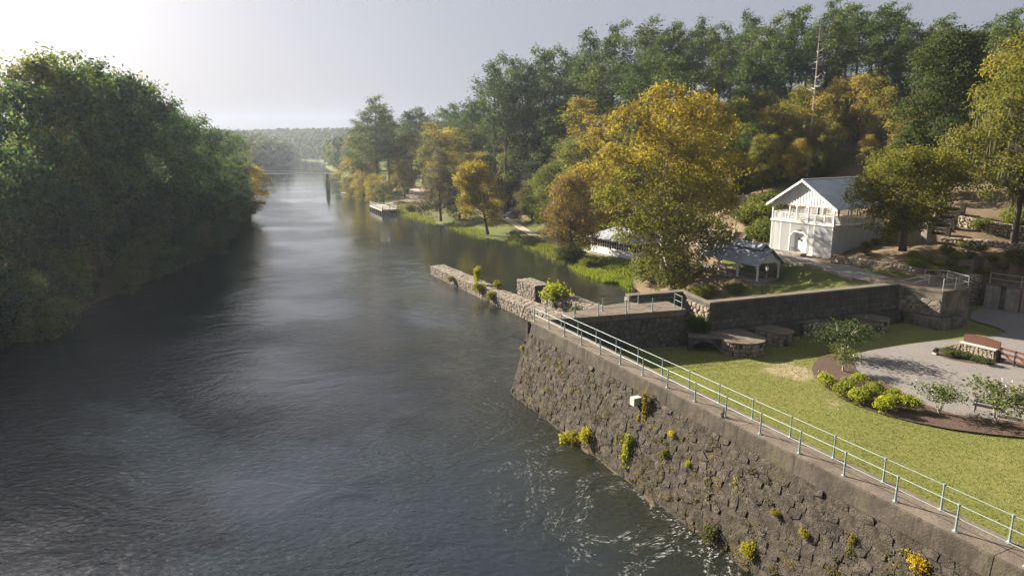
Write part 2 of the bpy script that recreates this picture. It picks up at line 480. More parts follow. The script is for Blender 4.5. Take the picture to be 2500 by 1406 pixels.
def water_mat():
    N = NT('river_water')
    p = N.pos()
    # swirls: warp the coordinates with slow noise, then ripples stretched along the current
    wv = N.noise(p, 0.045, 3, 0.5, col=True)
    wa = N.n('ShaderNodeVectorMath', operation='MULTIPLY_ADD')
    N.l(wv, wa.inputs[0]); wa.inputs[1].default_value = (16, 16, 0); N.l(p, wa.inputs[2])
    pw = wa.outputs[0]
    calm = N.ramp(N.noise(pw, 0.05, 3, 0.5), 0.36, 0.62)
    # the current is rough below the spillway near the viewer and slackens upriver and behind the jetties
    sep = N.n('ShaderNodeSeparateXYZ'); N.l(p, sep.inputs[0])
    slack = N.ramp(sep.outputs['Y'], 38, 120, 1.2, 0.42)
    lee = N.math('ADD', N.math('MULTIPLY', sep.outputs['X'], 0.89), N.math('MULTIPLY', sep.outputs['Y'], 0.46))
    slack = N.math('MULTIPLY', slack, N.ramp(lee, 34, 41, 1.0, 0.30))
    h1 = N.noise(N.vscale(pw, (0.7, 1.0, 1), R(25)), 0.26, 4, 0.5, 1.2)
    h2 = N.noise(N.vscale(pw, (0.6, 1.0, 1), R(25)), 1.25, 4, 0.6, 0.7)
    h3 = N.noise(N.vscale(p, (0.75, 1.0, 1), R(25)), 3.3, 4, 0.62, 0.5)
    def ridge(x): 
        q = N.math('ABSOLUTE', N.math('SUBTRACT', x, 0.5))
        return N.math('SUBTRACT', 0.5, q)
    h = N.math('MULTIPLY', h1, 1.5)
    h = N.math('ADD', h, N.math('MULTIPLY', N.math('MULTIPLY', N.math('ADD', ridge(h2), h2), 0.62), N.math('ADD', calm, 0.25)))
    h = N.math('ADD', h, N.math('MULTIPLY', N.math('MULTIPLY', h3, 0.85), N.math('ADD', calm, 0.3)))
    nrm = N.bump(N.math('MULTIPLY', h, slack), 0.115)
    # foam where the current breaks along the wall foot
    sx = N.n('ShaderNodeVectorMath', operation='DOT_PRODUCT')
    N.l(p, sx.inputs[0]); sx.inputs[1].default_value = tuple(WN)
    dn = N.math('SUBTRACT', sx.outputs['Value'], WP.x * WN.x + WP.y * WN.y)
    su = N.n('ShaderNodeVectorMath', operation='DOT_PRODUCT')
    N.l(p, su.inputs[0]); su.inputs[1].default_value = tuple(WU)
    du = N.math('SUBTRACT', su.outputs['Value'], WP.x * WU.x + WP.y * WU.y)
    near = N.math('MULTIPLY', N.ramp(dn, 2, 13, 1, 0), N.ramp(du, 4, 26, 0.2, 0.9))
    rid = N.math('ABSOLUTE', N.math('SUBTRACT', N.noise(N.vscale(pw, (1, .55, 1), R(26)), 0.24, 5, 0.6, 1.5), 0.5))
    vein = N.ramp(rid, 0.0, 0.05, 1, 0)
    spk = N.ramp(N.noise(pw, 4.0, 6, 0.8, 0.6), 0.52, 0.64)
    fm = N.math('MULTIPLY', N.math('MULTIPLY', near, vein), spk, True)
    far = N.math('MULTIPLY', N.ramp(dn, 6, 24, 1, 0), N.math('MULTIPLY', vein, N.ramp(N.noise(pw, 3.2, 4, 0.75), 0.60, 0.70)))
    fm = N.math('MAXIMUM', fm, N.math('MULTIPLY', N.math('MULTIPLY', far, N.ramp(N.noise(p, 0.12, 3), 0.5, 0.62)), 0.6))
    col = N.mix(N.math('MULTIPLY', N.ramp(dn, 1.0, 16, 1, 0), 0.9), (0.009, 0.014, 0.019), (0.012, 0.014, 0.008))
    col = N.mix(fm, col, (0.55, 0.56, 0.54))
    o = N.principled(col, N.math('MULTIPLY_ADD', fm, 0.6), nrm)
    o.inputs['Roughness'].links[0].from_node.inputs[2].default_value = 0.03
    o.inputs['IOR'].default_value = 1.58
    o.inputs['Specular IOR Level'].default_value = 0.5
    return N.m
M['water'] = water_mat()

# ------------------------------------------------------------------ terrain
LB = [(-60, -80), (-52, 0), (-50, 40), (-50, 62), (-53, 75), (-53, 97), (-54, 115), (-58, 135), (-72, 176), (-89, 222),
      (-124, 330), (-160, 432), (-178, 500), (-190, 600), (-230, 680), (-400, 740)]
RB = [(24, -80), (24, 0), (9.0, 33), (1.4, 50), (15, 57), (16.0, 61), (17.6, 64.5), (18.3, 75), (17.5, 90), (16.5, 96.8),
      (13.7, 97.5), (9.9, 108), (6.1, 125), (0, 136.9), (-6, 144), (-14.7, 162), (-19.4, 170), (-28, 186), (-34, 195),
      (-48.7, 236), (-62, 275), (-76, 313), (-100, 405), (-132, 500), (-158, 590), (-180, 680), (-240, 770), (-400, 860)]
RIVER = np.array(LB + RB[::-1], dtype=float)
BASIN = np.array([(24, -80), (24, 0), (9.5, 33), (2.2, 52.2), (15.3, 57.6), (17.2, 57.6), (37.4, 65.2), (41.4, 66.8), (43.5, 64.5),
                  (44.6, 70.2), (50.2, 72.2), (54, 69.5), (62, 66.5), (120, 50), (120, -80)], dtype=float)

def in_poly(x, y, P):
    r = np.zeros(x.shape, bool)
    n = len(P)
    for i in range(n):
        x1, y1 = P[i]; x2, y2 = P[(i + 1) % n]
        c = (y1 > y) != (y2 > y)
        with np.errstate(divide='ignore', invalid='ignore'):
            xi = (x2 - x1) * (y - y1) / (y2 - y1 + 1e-12) + x1
        r ^= c & (x < xi)
    return r

def dist_poly(x, y, P):
    d = np.full(x.shape, 1e9)
    n = len(P)
    for i in range(n):
        a = P[i]; b = P[(i + 1) % n]
        e = b - a
        t = np.clip(((x - a[0]) * e[0] + (y - a[1]) * e[1]) / (e @ e + 1e-12), 0, 1)
        d = np.minimum(d, np.hypot(x - a[0] - t * e[0], y - a[1] - t * e[1]))
    return d

CTRL = [
 (-62, 60, 3), (-60, 40, 3), (-62, 100, 3), (-66, 130, 3), (-85, 60, 6), (-90, 100, 6), (-95, 140, 5), (-115, 180, 4), (-150, 60, 10), (-150, 200, 5),
 (-210, 300, 5), (-260, 450, 6), (-70, 0, 3), (-120, 0, 8), (-300, 700, 10), (-140, 400, 3),
 (18.7, 70, 1.2), (20, 90, 1.4), (24.6, 87, 3.6), (28.7, 78.4, 3.8), (31.6, 79, 3.9), (23, 66, 2.6), (27, 66, 3.6), (13.8, 116.4, 1.3),
 (19.6, 107.5, 1.3), (22, 100, 2.2), (16, 128, 1.6), (8, 130, 1.0), (3, 141, 1.0), (-0.5, 164, 1.8), (-10, 165, 1.2), (-4, 155, 1.3), (0, 180, 2),
 (3, 205, 2.3), (-28, 215, 2.2), (-34, 245, 2.4), (-50, 262, 1.6), (-20, 185, 1.4), (-25, 200, 1.6),
 (38.6, 68, 6), (34.0, 67.8, 5.9), (33.2, 84.2, 5.9), (29.8, 96.6, 5.7), (32.5, 105.5, 6.2), (26, 112, 4.0), (42.5, 67.4, 6),
 (35, 76, 5.9), (36.5, 78, 6.0), (38.7, 82, 6.15), (34.2, 89.6, 6.15), (47, 87, 7.5), (43, 95, 8.2), (37, 95, 7.6), (39.5, 84.5, 6.2),
 (38, 111, 10.6), (42, 121, 11.4), (50.6, 130, 13.2), (33.6, 108, 9.0), (36, 101, 8.6), (46, 104, 10.2),
 (45.5, 76, 8.4), (52.8, 84, 11.4), (64, 98, 14.6), (44.8, 70.5, 7.0), (49.7, 71.5, 7.4), (52.6, 76, 8.9), (43, 75, 7.6), (56, 74, 8.6), (60, 70, 8.0),
 (55, 112, 14.4), (60, 130, 18), (30, 135, 10), (20, 150, 8), (40, 160, 17), (20, 178, 11), (0, 210, 6), (70, 160, 24), (110, 130, 25),
 (100, 90, 19), (80, 74, 13), (150, 100, 28), (0, 260, 10), (-20, 320, 10), (40, 250, 24), (100, 250, 34), (-60, 400, 9), (-80, 560, 12),
 (0, 500, 20), (200, 200, 40), (200, 400, 40), (-150, 760, 14), (-300, 950, 16), (-500, 950, 14), (0, 900, 24), (300, 900, 30), (-600, 500, 12),
 (-500, 100, 14), (-700, 900, 15), (450, 100, 35), (450, 500, 40), (-300, 1300, 15), (300, 1300, 25), (120, 40, 9), (70, 62, 7),
]
_C = np.array(CTRL, float)
_D = np.hypot(_C[:, None, 0] - _C[None, :, 0], _C[:, None, 1] - _C[None, :, 1])
_A = np.zeros((len(_C) + 1, len(_C) + 1))
_A[:-1, :-1] = -_D; _A[-1, :-1] = 1; _A[:-1, -1] = 1
_Wt = np.linalg.solve(_A, np.append(_C[:, 2], 0))

def hash_noise(x, y, s):
    return (np.sin(x * s + 1.3 * np.sin(y * s * 0.7 + 2)) * np.sin(y * s * 1.1 + 1.7 * np.sin(x * s * 0.6 + 1))) 

def Hs(x, y):
    x = np.asarray(x, float); y = np.asarray(y, float)
    z = np.full(x.shape, _Wt[-1])
    for (cx, cy_, cz), w in zip(_C, _Wt[:-1]):
        z = z - w * np.hypot(x - cx, y - cy_)
    z = np.maximum(z, 0.5)
    z = z + 0.18 * hash_noise(x, y, 0.45) * np.clip(z / 4, 0, 1) + 0.06 * hash_noise(x + 7, y, 1.3)
    d = dist_poly(x, y, RIVER)
    s = np.clip(d / (5.0 + np.clip(y - 300, 0, 600) * 0.12), 0, 1); s = s * s * (3 - 2 * s)
    land = 0.12 + (z - 0.12) * (0.12 + 0.88 * s) * np.clip(d / 0.8, 0.1, 1)
    bed = -np.minimum(2.5, 0.35 * d + 0.02)
    out = np.where(in_poly(x, y, RIVER), bed, land)
    out = np.where(in_poly(x, y, BASIN), -2.0, out)
    return out

def H(x, y): return float(Hs(np.array([x]), np.array([y]))[0])

def axis(parts):
    o = []
    for a, b, st in parts: o += list(np.arange(a, b, st))
    return np.array(o + [parts[-1][1]])
gx = axis([(-900, -420, 40), (-420, -110, 8), (-110, -70, 4), (-70, -40, 2), (-40, 14, 1.5), (14, 62, 0.6), (62, 120, 3), (120, 600, 30)])
gy = axis([(-60, 40, 6), (40, 56, 2), (56, 112, 0.7), (112, 260, 2), (260, 560, 8), (560, 900, 12), (900, 1500, 40)])
GX, GY = np.meshgrid(gx, gy)
GZ = Hs(GX.ravel(), GY.ravel()).reshape(GX.shape)

def smooth_pts(pts, n=5):
    """Catmull-Rom through the given points"""
    P = [Vector((*p[:2], 0)) for p in pts]
    P = [P[0] * 2 - P[1]] + P + [P[-1] * 2 - P[-2]]
    o = []
    for i in range(1, len(P) - 2):
        for k in range(n):
            t = k / n
            a, b_, c, d = P[i - 1], P[i], P[i + 1], P[i + 2]
            o.append(0.5 * ((2 * b_) + (c - a) * t + (2 * a - 5 * b_ + 4 * c - d) * t * t + (3 * b_ - a - 3 * c + d) * t ** 3))
    o.append(P[-2])
    return o

ROADS = [
 ('park_road', [(27.0, 106), (28.5, 100.5), (30.6, 95), (32.6, 90), (34.6, 84.5), (35.9, 78.5), (36.6, 72.5), (38.0, 68.2), (40.0, 67.3)], 4.0),
 ('river_path', [(16.5, 112), (10.5, 124), (6.0, 134.5), (2.0, 147), (-0.5, 158), (-1.5, 166)], 1.9),
 ('lower_road', [(-1.5, 161), (-2.0, 172), (0.5, 186), (2.2, 198), (4, 212)], 6.0),
 ('parking_road', [(-2.0, 172), (-12, 190), (-22, 206), (-30, 222), (-36, 245), (-42, 275)], 7.0),
 ('terrace_path', [(33.0, 113), (36.5, 109.3), (40, 107.6), (44, 106.8)], 1.6)]

def stamp(pts, wid, fall=2.5):
    """level the ground across a road so that its surface lies on it"""
    P = smooth_pts(pts, 5)
    zs = np.array([hq(p.x, p.y) for p in P])
    for _ in range(3): zs[1:-1] = (zs[:-2] + zs[1:-1] + zs[2:]) / 3
    D = np.full(GX.shape, 1e9); Z = np.zeros(GX.shape)
    for a, c, z0, z1 in zip(P[:-1], P[1:], zs[:-1], zs[1:]):
        e = (c - a); L2 = e.length_squared
        t = np.clip(((GX - a.x) * e.x + (GY - a.y) * e.y) / L2, 0, 1)
        d = np.hypot(GX - a.x - t * e.x, GY - a.y - t * e.y)
        m = d < D
        D = np.where(m, d, D); Z = np.where(m, z0 + (z1 - z0) * t, Z)
    w = np.clip(1 - (D - wid / 2 - .5) / fall, 0, 1); w = w * w * (3 - 2 * w)
    w = np.where(GZ > 0.0, w, 0)
    GZ[:] = GZ * (1 - w) + Z * w

def stamp_pad(cx, cy_, r, z, fall=2.0):
    D = np.hypot(GX - cx, GY - cy_)
    w = np.clip(1 - (D - r) / fall, 0, 1); w = np.where(GZ > -1, w * w * (3 - 2 * w), 0)
    GZ[:] = GZ * (1 - w) + z * w

def hq(x, y):
    """bilinear read of the built ground"""
    i = int(np.clip(np.searchsorted(gx, x) - 1, 0, len(gx) - 2)); j = int(np.clip(np.searchsorted(gy, y) - 1, 0, len(gy) - 2))
    u = (x - gx[i]) / (gx[i + 1] - gx[i]); v = (y - gy[j]) / (gy[j + 1] - gy[j])
    return float((GZ[j, i] * (1 - u) + GZ[j, i + 1] * u) * (1 - v) + (GZ[j + 1, i] * (1 - u) + GZ[j + 1, i + 1] * u) * v)

def G(px, py, lo=40.0, hi=700.0):
    """where the sight line through a pixel of the photograph meets the ground"""
    y = lo
    prev = None
    while y < hi:
        p = WY(px, py, y)
        if p.z <= hq(p.x, y) and hq(p.x, y) > -1.9:
            a, b = y - 1.0, y
            for _ in range(12):
                m = (a + b) / 2
                q = WY(px, py, m)
                if q.z <= hq(q.x, m): b = m
                else: a = m
            q = WY(px, py, b)
            return Vector((q.x, b, hq(q.x, b)))
        y += 1.0
    return WY(px, py, hi)

def litter_at(x, y):
    """1 where leaf litter covers the ground, 0 on grass"""
    f = np.ones(x.shape)
    grass = np.zeros(x.shape)
    def blob(cx, cy_, rx, ry, k=1.0):
        return np.clip(1.6 - 1.2 * np.hypot((x - cx) / rx, (y - cy_) / ry), 0, 1) * k
    for b in [(6, 135, 14, 26), (-8, 158, 12, 14), (18, 66, 7, 12), (34, 74, 5, 9), (36, 70, 6, 5), (15, 108, 6, 14), (-24, 192, 12, 14), (-45, 235, 10, 30), (30, 88, 2.5, 8),
              (50, 126, 14, 10), (27, 72, 4, 6), (-15, 168, 10, 12), (-60, 290, 12, 30)]:
        grass = np.maximum(grass, blob(*b))
    return np.where(y > 260, 0.0, f - grass)

def build_terrain():
    nx, ny = len(gx), len(gy)
    V = np.stack([GX.ravel(), GY.ravel(), GZ.ravel()], 1)
    I = np.arange(nx * ny).reshape(ny, nx)
    F = np.stack([I[:-1, :-1].ravel(), I[:-1, 1:].ravel(), I[1:, 1:].ravel(), I[1:, :-1].ravel()], 1)
    me = bpy.data.meshes.new('ground')
    me.from_pydata(V.tolist(), [], F.tolist())
    me.materials.append(M['ground'])
    at = me.attributes.new('litter', 'FLOAT', 'POINT')
    at.data.foreach_set('value', litter_at(V[:, 0], V[:, 1]).astype(np.float32))
    me.polygons.foreach_set('use_smooth', [True] * len(me.polygons))
    tag(link_mesh('ground', me), 'river banks and wooded hillside with grass and leaf litter', None, None, 'structure')
for _n, _p, _w in ROADS: stamp(_p, _w)
for _q in [(28.6, 81.5, 2.2), (26.8, 85.5, 2.2), (30.0, 79.3, 1.5)]: stamp_pad(*_q, 3.93, 1.6)
build_terrain()

def build_water():
    # graded grid, finer close to the viewer, with low real swells
    b = MB()
    b.face([(-420, -60, 0), (60, -60, 0), (60, 900, 0), (-420, 900, 0)])
    o = b.build('river', M['water'])
    tag(o, 'broad dark river with swirling current between the wooded bank and the stone wall', None, None, 'structure')
build_water()

def ribbon(pts, wid, zoff=0.05, sub=3):
    """strip following the ground along a centre line; returns face rows"""
    P = [Vector((p[0], p[1], 0)) for p in pts]
    rows = []
    for i in range(len(P) - 1):
        for k in range(sub):
            rows.append(P[i].lerp(P[i + 1], k / sub))
    rows.append(P[-1])
    out = []
    for i, p in enumerate(rows):
        t = (rows[min(i + 1, len(rows) - 1)] - rows[max(i - 1, 0)]).normalized()
        n = Vector((-t.y, t.x, 0))
        w = wid if not callable(wid) else wid(i / (len(rows) - 1))
        cols = []
        for k in range(7):
            q = p + n * (w * (0.5 - k / 6))
            cols.append(Vector((q.x, q.y, hq(q.x, q.y) + zoff)))
        out.append(cols)
    return out

def road(name, pts, wid, mat, label, zoff=0.06, level=False):
    rows = ribbon(smooth_pts(pts), wid, zoff, 2)
    b = MB()
    if level:
        for r in rows:
            m = sum(q.z for q in r) / len(r)
            for q in r: q.z = max(q.z, m)
    for a, c in zip(rows[:-1], rows[1:]):
        for k in range(6):
            b.face([a[k + 1], c[k + 1], c[k], a[k]])
    o = b.build(name, mat)
    tag(o, label, None, None, 'structure')
    return rows

LAWN_Z = 2.95
def w2(l, z=LAWN_Z): return [W(a, b_, z) for a, b_ in l]

def sheet(name, pts, z, mat, label, wearpts=None, step=None):
    """flat sheet from an outline; with step the inside is gridded so that it can carry a wear map"""
    b = MB()
    b.face([(p[0], p[1], z) for p in pts])
    me = b.mesh(name, mat)
    if me.polygons and me.polygons[0].normal.z < 0: me.flip_normals()
    o = link_mesh(name, me)
    tag(o, label, None, None, 'structure')
    return o

def build_plaza():
    xs = np.arange(0, 80, 0.8); ys = np.arange(-10, 74, 0.8)
    X, Y = np.meshgrid(xs, ys)
    # gently undulating lawn filling the old lock basin, cut by its walls
    wear = np.zeros(X.shape)
    for (px, py, r, k) in [(1930, 905, 3.0, 0.8), (1990, 915, 2.0, 0.5), (2035, 985, 2.2, 0.5), (2120, 1020, 2.0, 0.45), (2010, 850, 2.0, 0.3), (1700, 868, 1.6, 0.4), (2300, 1060, 2.5, .3)]:
        q = W(px, py, LAWN_Z)
        wear = np.maximum(wear, np.exp(-((X - q.x) ** 2 + (Y - q.y) ** 2) / (r * r)) * k)
    d = (X - WP.x) * WN.x + (Y - WP.y) * WN.y
    keep = in_poly(X.ravel(), Y.ravel(), np.array([(-5, 60), (80, 90), (80, -20), (30, -20)])).reshape(X.shape)
    V, F, A = [], [], []
    idx = {}
    ny, nx = X.shape
    for j in range(ny):
        for i in range(nx):
            if d[j, i] < -1.2 and (Y[j, i] < 71.5) and not in_over(X[j, i], Y[j, i]):
                idx[(j, i)] = len(V)
                z = LAWN_Z + 0.05 * math.sin(X[j, i] * 0.5) * math.sin(Y[j, i] * 0.43)
                V.append((X[j, i], Y[j, i], z)); A.append(wear[j, i])
    for j in range(ny - 1):
        for i in range(nx - 1):
            q = [(j, i), (j, i + 1), (j + 1, i + 1), (j + 1, i)]
            if all(k in idx for k in q): F.append([idx[k] for k in q])
    me = bpy.data.meshes.new('lawn')
    me.from_pydata(V, [], F)
    me.materials.append(M['lawn'])
    at = me.attributes.new('wear', 'FLOAT', 'POINT')
    at.data.foreach_set('value', np.array(A, dtype=np.float32))
    me.polygons.foreach_set('use_smooth', [True] * len(F))
    tag(link_mesh('lawn', me), 'mown green lawn filling the old lock basin behind the river wall', None, None, 'structure')

# long dark wall of the basin
LC, LD = Vector((16.9, 56.7, 0)), Vector((37.3, 64.45, 0))
LU = (LD - LC).normalized(); LNF = Vector((LU.y, -LU.x, 0))     # towards the lawn
def in_over(x, y):
    """behind the cross wall or the long wall, where no lawn lies"""
    if x < 16.2: return y > 54.8 + (x - 4.6) * 0.28
    if x < 38: return (Vector((x, y, 0)) - LC).dot(LNF) < -0.3
    return False
build_plaza()
gr = [(2085, 905), (2062, 882), (2090, 866), (2120, 858), (2160, 851), (2200, 845), (2280, 834), (2380, 829), (2430, 822), (2456, 813), (2440, 803), (2420, 796), (2385, 788),
      (2368, 780), (2372, 764), (2400, 748), (2420, 742), (2900, 742), (2900, 1130), (2700, 1110), (2500, 1066), (2320, 1030), (2190, 970), (2110, 930)]
sheet('gravel_area', w2(gr), LAWN_Z + 0.075, M['gravel'], 'pale grey gravel court spreading beside the lawn')
bedo = [(2062, 868), (2030, 866), (2003, 873), (1988, 888), (1982, 905), (1988, 925), (2008, 945), (2040, 968), (2080, 988), (2150, 1013), (2230, 1033), (2320, 1050), (2420, 1063), (2520, 1073), (2700, 1090),
        (2700, 1055), (2500, 1035), (2400, 1023), (2330, 1014), (2290, 1002), (2245, 985), (2215, 966), (2190, 950), (2150, 935), (2125, 922), (2100, 915), (2090, 905), (2085, 890), (2080, 876)]
sheet('mulch_bed', w2(bedo), LAWN_Z + 0.10, M['mulch'], 'dark mulch bed curving along the lawn edge')
sb = [(2283, 868), (2276, 862), (2290, 852), (2320, 848), (2350, 846), (2440, 870), (2450, 884), (2420, 893), (2370, 889), (2320, 880)]
sheet('mulch_island', w2(sb), LAWN_Z + 0.10, M['mulch'], 'dark mulch island around the stone sign base')

# ------------------------------------------------------------------ masonry
def clip_cell(poly, a, b):
    """keep the part of poly nearer to a than to b"""
    mx, my = (a[0] + b[0]) / 2, (a[1] + b[1]) / 2
    nx, ny = b[0] - a[0], b[1] - a[1]
    out = []
    n = len(poly)
    for i in range(n):
        p, q = poly[i], poly[(i + 1) % n]
        dp = (p[0] - mx) * nx + (p[1] - my) * ny
        dq = (q[0] - mx) * nx + (q[1] - my) * ny
        if dp <= 0: out.append(p)
        if dp * dq < 0:
            t = dp / (dp - dq)
            out.append((p[0] + (q[0] - p[0]) * t, p[1] + (q[1] - p[1]) * t))
    return out

def cells(L, Hh, w, h, rng, jit=0.42, ragged=0.0):
    """irregular stone outlines filling an L x Hh face, roughly coursed"""
    pts = []
    nr = max(1, round(Hh / h))
    for j in range(-1, nr + 1):
        off = rng.random() * w
        i = -1
        while i * w < L + w:
            s = rng.uniform(-jit, jit); t = rng.uniform(-jit, jit)
            if not (ragged and rng.random() < ragged):
                pts.append(((i + 0.5 + s) * w + off - w * 0.5, (j + 0.5 + t * 0.75) * Hh / nr))
            i += 1
    A = np.array(pts)
    k = h / w                                                # compare distances as if cells were square
    out = []
    for n, p in enumerate(pts):
        if not (-w * .4 < p[0] < L + w * .4 and -h * .4 < p[1] < Hh + h * .4): continue
        d = ((A[:, 0] - p[0]) * k) ** 2 + (A[:, 1] - p[1]) ** 2
        nb = np.argsort(d)[1:15]
        c = [(max(0, p[0] - 2 * w) * k, max(0, p[1] - 2 * h)), (min(L, p[0] + 2 * w) * k, max(0, p[1] - 2 * h)),
             (min(L, p[0] + 2 * w) * k, min(Hh, p[1] + 2 * h)), (max(0, p[0] - 2 * w) * k, min(Hh, p[1] + 2 * h))]
        for m in nb:
            c = clip_cell(c, (p[0] * k, p[1]), (A[m, 0] * k, A[m, 1]))
            if len(c) < 3: break
        if len(c) >= 3: out.append([(q[0] / k, q[1]) for q in c])
    return out

def stone_face(P00, P10, P11, P01, w, h, parent, org, mat, seed, name='stone', gap=0.03, proud=(0.03, 0.12), limit=300, stuff_name='small_stones', jit=0.42, uvlim=None, ragged=0.0, base=0.03, face=(0.74, 0.93)):
    """raised irregular stones over a face given by four corners (seen from outside: bottom left, bottom right, top right, top left)"""
    rng = random.Random(seed)
    P00, P10, P11, P01 = map(Vector, (P00, P10, P11, P01))
    L = ((P10 - P00).length + (P11 - P01).length) / 2
    Hh = ((P01 - P00).length + (P11 - P10).length) / 2
    nrm = ((P10 - P00).cross(P01 - P00)).normalized()
    def at(u, v):
        u /= L; v /= Hh
        return (P00 * (1 - u) + P10 * u) * (1 - v) + (P01 * (1 - u) + P11 * u) * v
    items = []
    for c in cells(L, Hh, w, h, rng, jit, ragged):
        cx = sum(p[0] for p in c) / len(c); cy_ = sum(p[1] for p in c) / len(c)
        if uvlim and not uvlim(cx, cy_): continue
        ext = max(max(p[0] for p in c) - min(p[0] for p in c), max(p[1] for p in c) - min(p[1] for p in c))
        if ext < 0.08: continue
        pr = rng.uniform(*proud)
        g = gap / max(0.15, ext * 0.5)
        o1, o2 = [], []
        tilt = (rng.uniform(-.8, .8) * pr, rng.uniform(-.8, .8) * pr)
        n = len(c)
        for p in c:
            k = 1 - min(0.4, g * rng.uniform(0.7, 1.5))
            q = (cx + (p[0] - cx) * k, cy_ + (p[1] - cy_) * k)
            o1.append(at(*q) - nrm * 0.04)
            k2 = k * rng.uniform(*face)
            q = (cx + (p[0] - cx) * k2, cy_ + (p[1] - cy_) * k2)
            e = pr * rng.uniform(0.4, 1.2) + tilt[0] * (p[0] - cx) / ext + tilt[1] * (p[1] - cy_) / ext
            o2.append(at(*q) + nrm * (base + max(-0.03, e)))
        cen = at(cx, cy_) + nrm * (base + pr * rng.uniform(0.95, 1.35))
        vs = o1 + o2 + [cen]
        fs = [(i, (i + 1) % n, n + (i + 1) % n, n + i) for i in range(n)] + [(n + i, n + (i + 1) % n, 2 * n) for i in range(n)]
        size = ext / max(5, depth(at(cx, cy_)))
        items.append((size, vs, fs, rng.random()))
    items.sort(key=lambda t: -t[0])
    st = MB()
    for k, (_, vs, fs, t) in enumerate(items):
        if k < limit: MB().solid(vs, fs, t).build(name, mat, parent, org)
        else: st.solid(vs, fs, t)
    if st.v:
        o = st.build(stuff_name, mat, parent, org)
        o['kind'] = 'stuff'
    return len(items)

def quad_block(b, path_in, path_out, z0, z1, tint=0.5):
    """solid between two polylines"""
    b.prism([p[:2] for p in path_out] + [p[:2] for p in path_in[::-1]], z0, z1, tint)

# ---- river wall
WT = 6.0                                        # walkway height above the water
def river_wall():
    root = empty('river_wall', wallp(15, 0, 0), 0, 'tall battered rubble wall with a concrete walkway dropping into the river', 'wall')
    org = root.location
    U1 = 48.0
    # battered body: outer face leans 2.0 m from foot to coping
    top_o = 0.30; foot_o = 1.95; band = 0.88
    def foot(u): return wallp(u, foot_o, -0.6)
    zb = WT - band
    ob = top_o + 0.08                           # face just under the coping
    b = MB()
    e = 2.6                                     # end face leans too
    A = [wallp(-0.55, ob, zb), wallp(U1, ob, zb), wallp(U1, foot_o, -0.6), wallp(-0.75, foot_o, -0.6)]
    I = [wallp(-0.55, -1.1, zb), wallp(U1, -1.1, zb), wallp(U1, -1.1, -0.6), wallp(-0.75, -1.1, -0.6)]
    b.solid(A + I, [(0, 3, 2, 1), (4, 5, 6, 7), (0, 1, 5, 4), (0, 4, 7, 3), (1, 2, 6, 5)], 0.3)
    b.build('core', M['mortar'], root, org)
    # coping band: long lifts of stained concrete, slightly uneven
    rng = random.Random(4)
    u = -0.7
    while u < U1:
        n = u + rng.uniform(5.2, 6.8)
        c = MB()
        j = rng.uniform(-0.012, 0.012)
        o0 = top_o + j
        vs = []
        for uu in (u, n - 0.018):
            vs += [wallp(uu, o0 + 0.10, zb + 0.0), wallp(uu, o0, WT - 0.07), wallp(uu, o0 - 0.05, WT + j * .5), wallp(uu, -1.28, WT + j * .5), wallp(uu, -1.28, zb)]
        fs = [(k, k + 1, k + 6, k + 5) for k in range(4)] + [(4, 0, 5, 9), (4, 3, 2, 1, 0), (5, 6, 7, 8, 9)]
        c.solid(vs, fs, rng.random())
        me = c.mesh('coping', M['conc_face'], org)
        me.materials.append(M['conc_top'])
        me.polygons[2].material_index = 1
        link_mesh('coping', me, root)
        u = n
    # rough face of irregular stones
    f0, f1 = -0.6, 40.0
    def fp(u, z):
        t = (zb - z) / (zb + 0.6)
        return wallp(u, ob + (foot_o - ob) * t, z)
    stone_face(fp(f0 - .12, -0.5), fp(f1, -0.5), fp(f1, zb - 0.02), fp(f0 + 0.05, zb - 0.02), 0.64, 0.35, root, org, M['stone'], 11, gap=0.008, proud=(-0.05, 0.075), limit=300, jit=0.13, ragged=0.05, base=0.010, face=(0.86, 0.98))
    # end face towards the jetty (sunlit edge)
    stone_face(wallp(-0.74, -1.0, -0.5), fp(f0 - .12, -0.5), fp(f0 + 0.05, zb - 0.02), wallp(-0.55, -1.0, zb - .02), 0.7, 0.42, root, org, M['stone'], 12, limit=40)
    return root
river_wall()

def railing(pts, label, group=None, h=1.07, mat='galv', rail_r=0.014, post_r=0.035, mids=(0.55,), flare=True, name='railing', posts=None, cat='railing'):
    root = empty(name, pts[0], 0, label, cat, group)
    org = root.location
    me = None
    for p in (posts or pts):
        b = MB()
        p = Vector(p)
        if flare:
            prof = [(0, .115), (0.03, .115), (0.035, .07), (0.10, post_r * 1.35), (0.55, post_r * 1.02), (h - 0.05, post_r * .85)]
            for (a, ra), (c, rc) in zip(prof[:-1], prof[1:]):
                b.tube((0, 0, a), (0, 0, c), ra, rc, 8, cap=(a == 0))
            for z in (h,) + tuple(mids):
                b.tube((0, 0, z - .05), (0, 0, z + .045), post_r * 1.5, post_r * 1.3, 8)
        else:
            b.tube((0, 0, 0), (0, 0, h), post_r, post_r, 6)
        if me is None: me = b.mesh('post', M[mat])
        link_mesh('post', me, root, p - org)
    for z, nm in ((h, 'top_rail'),) + tuple((m, 'middle_rail') for m in mids):
        b = MB()
        for p, q in zip(pts[:-1], pts[1:]):
            b.tube(Vector(p) + Vector((0, 0, z)), Vector(q) + Vector((0, 0, z)), rail_r, rail_r, 6)
        b.build(nm, M[mat], root, org)
    return root

railing([wallp(-0.05 + 2.374 * k, 0, WT) for k in range(20)], 'pale green railing along the river edge of the stone wall walkway', 'railings on the river wall')
railing([wallp(2.49 + 2.46 * k, -1.0, WT) for k in range(19)], 'pale green railing along the lawn edge of the stone wall walkway', 'railings on the river wall')

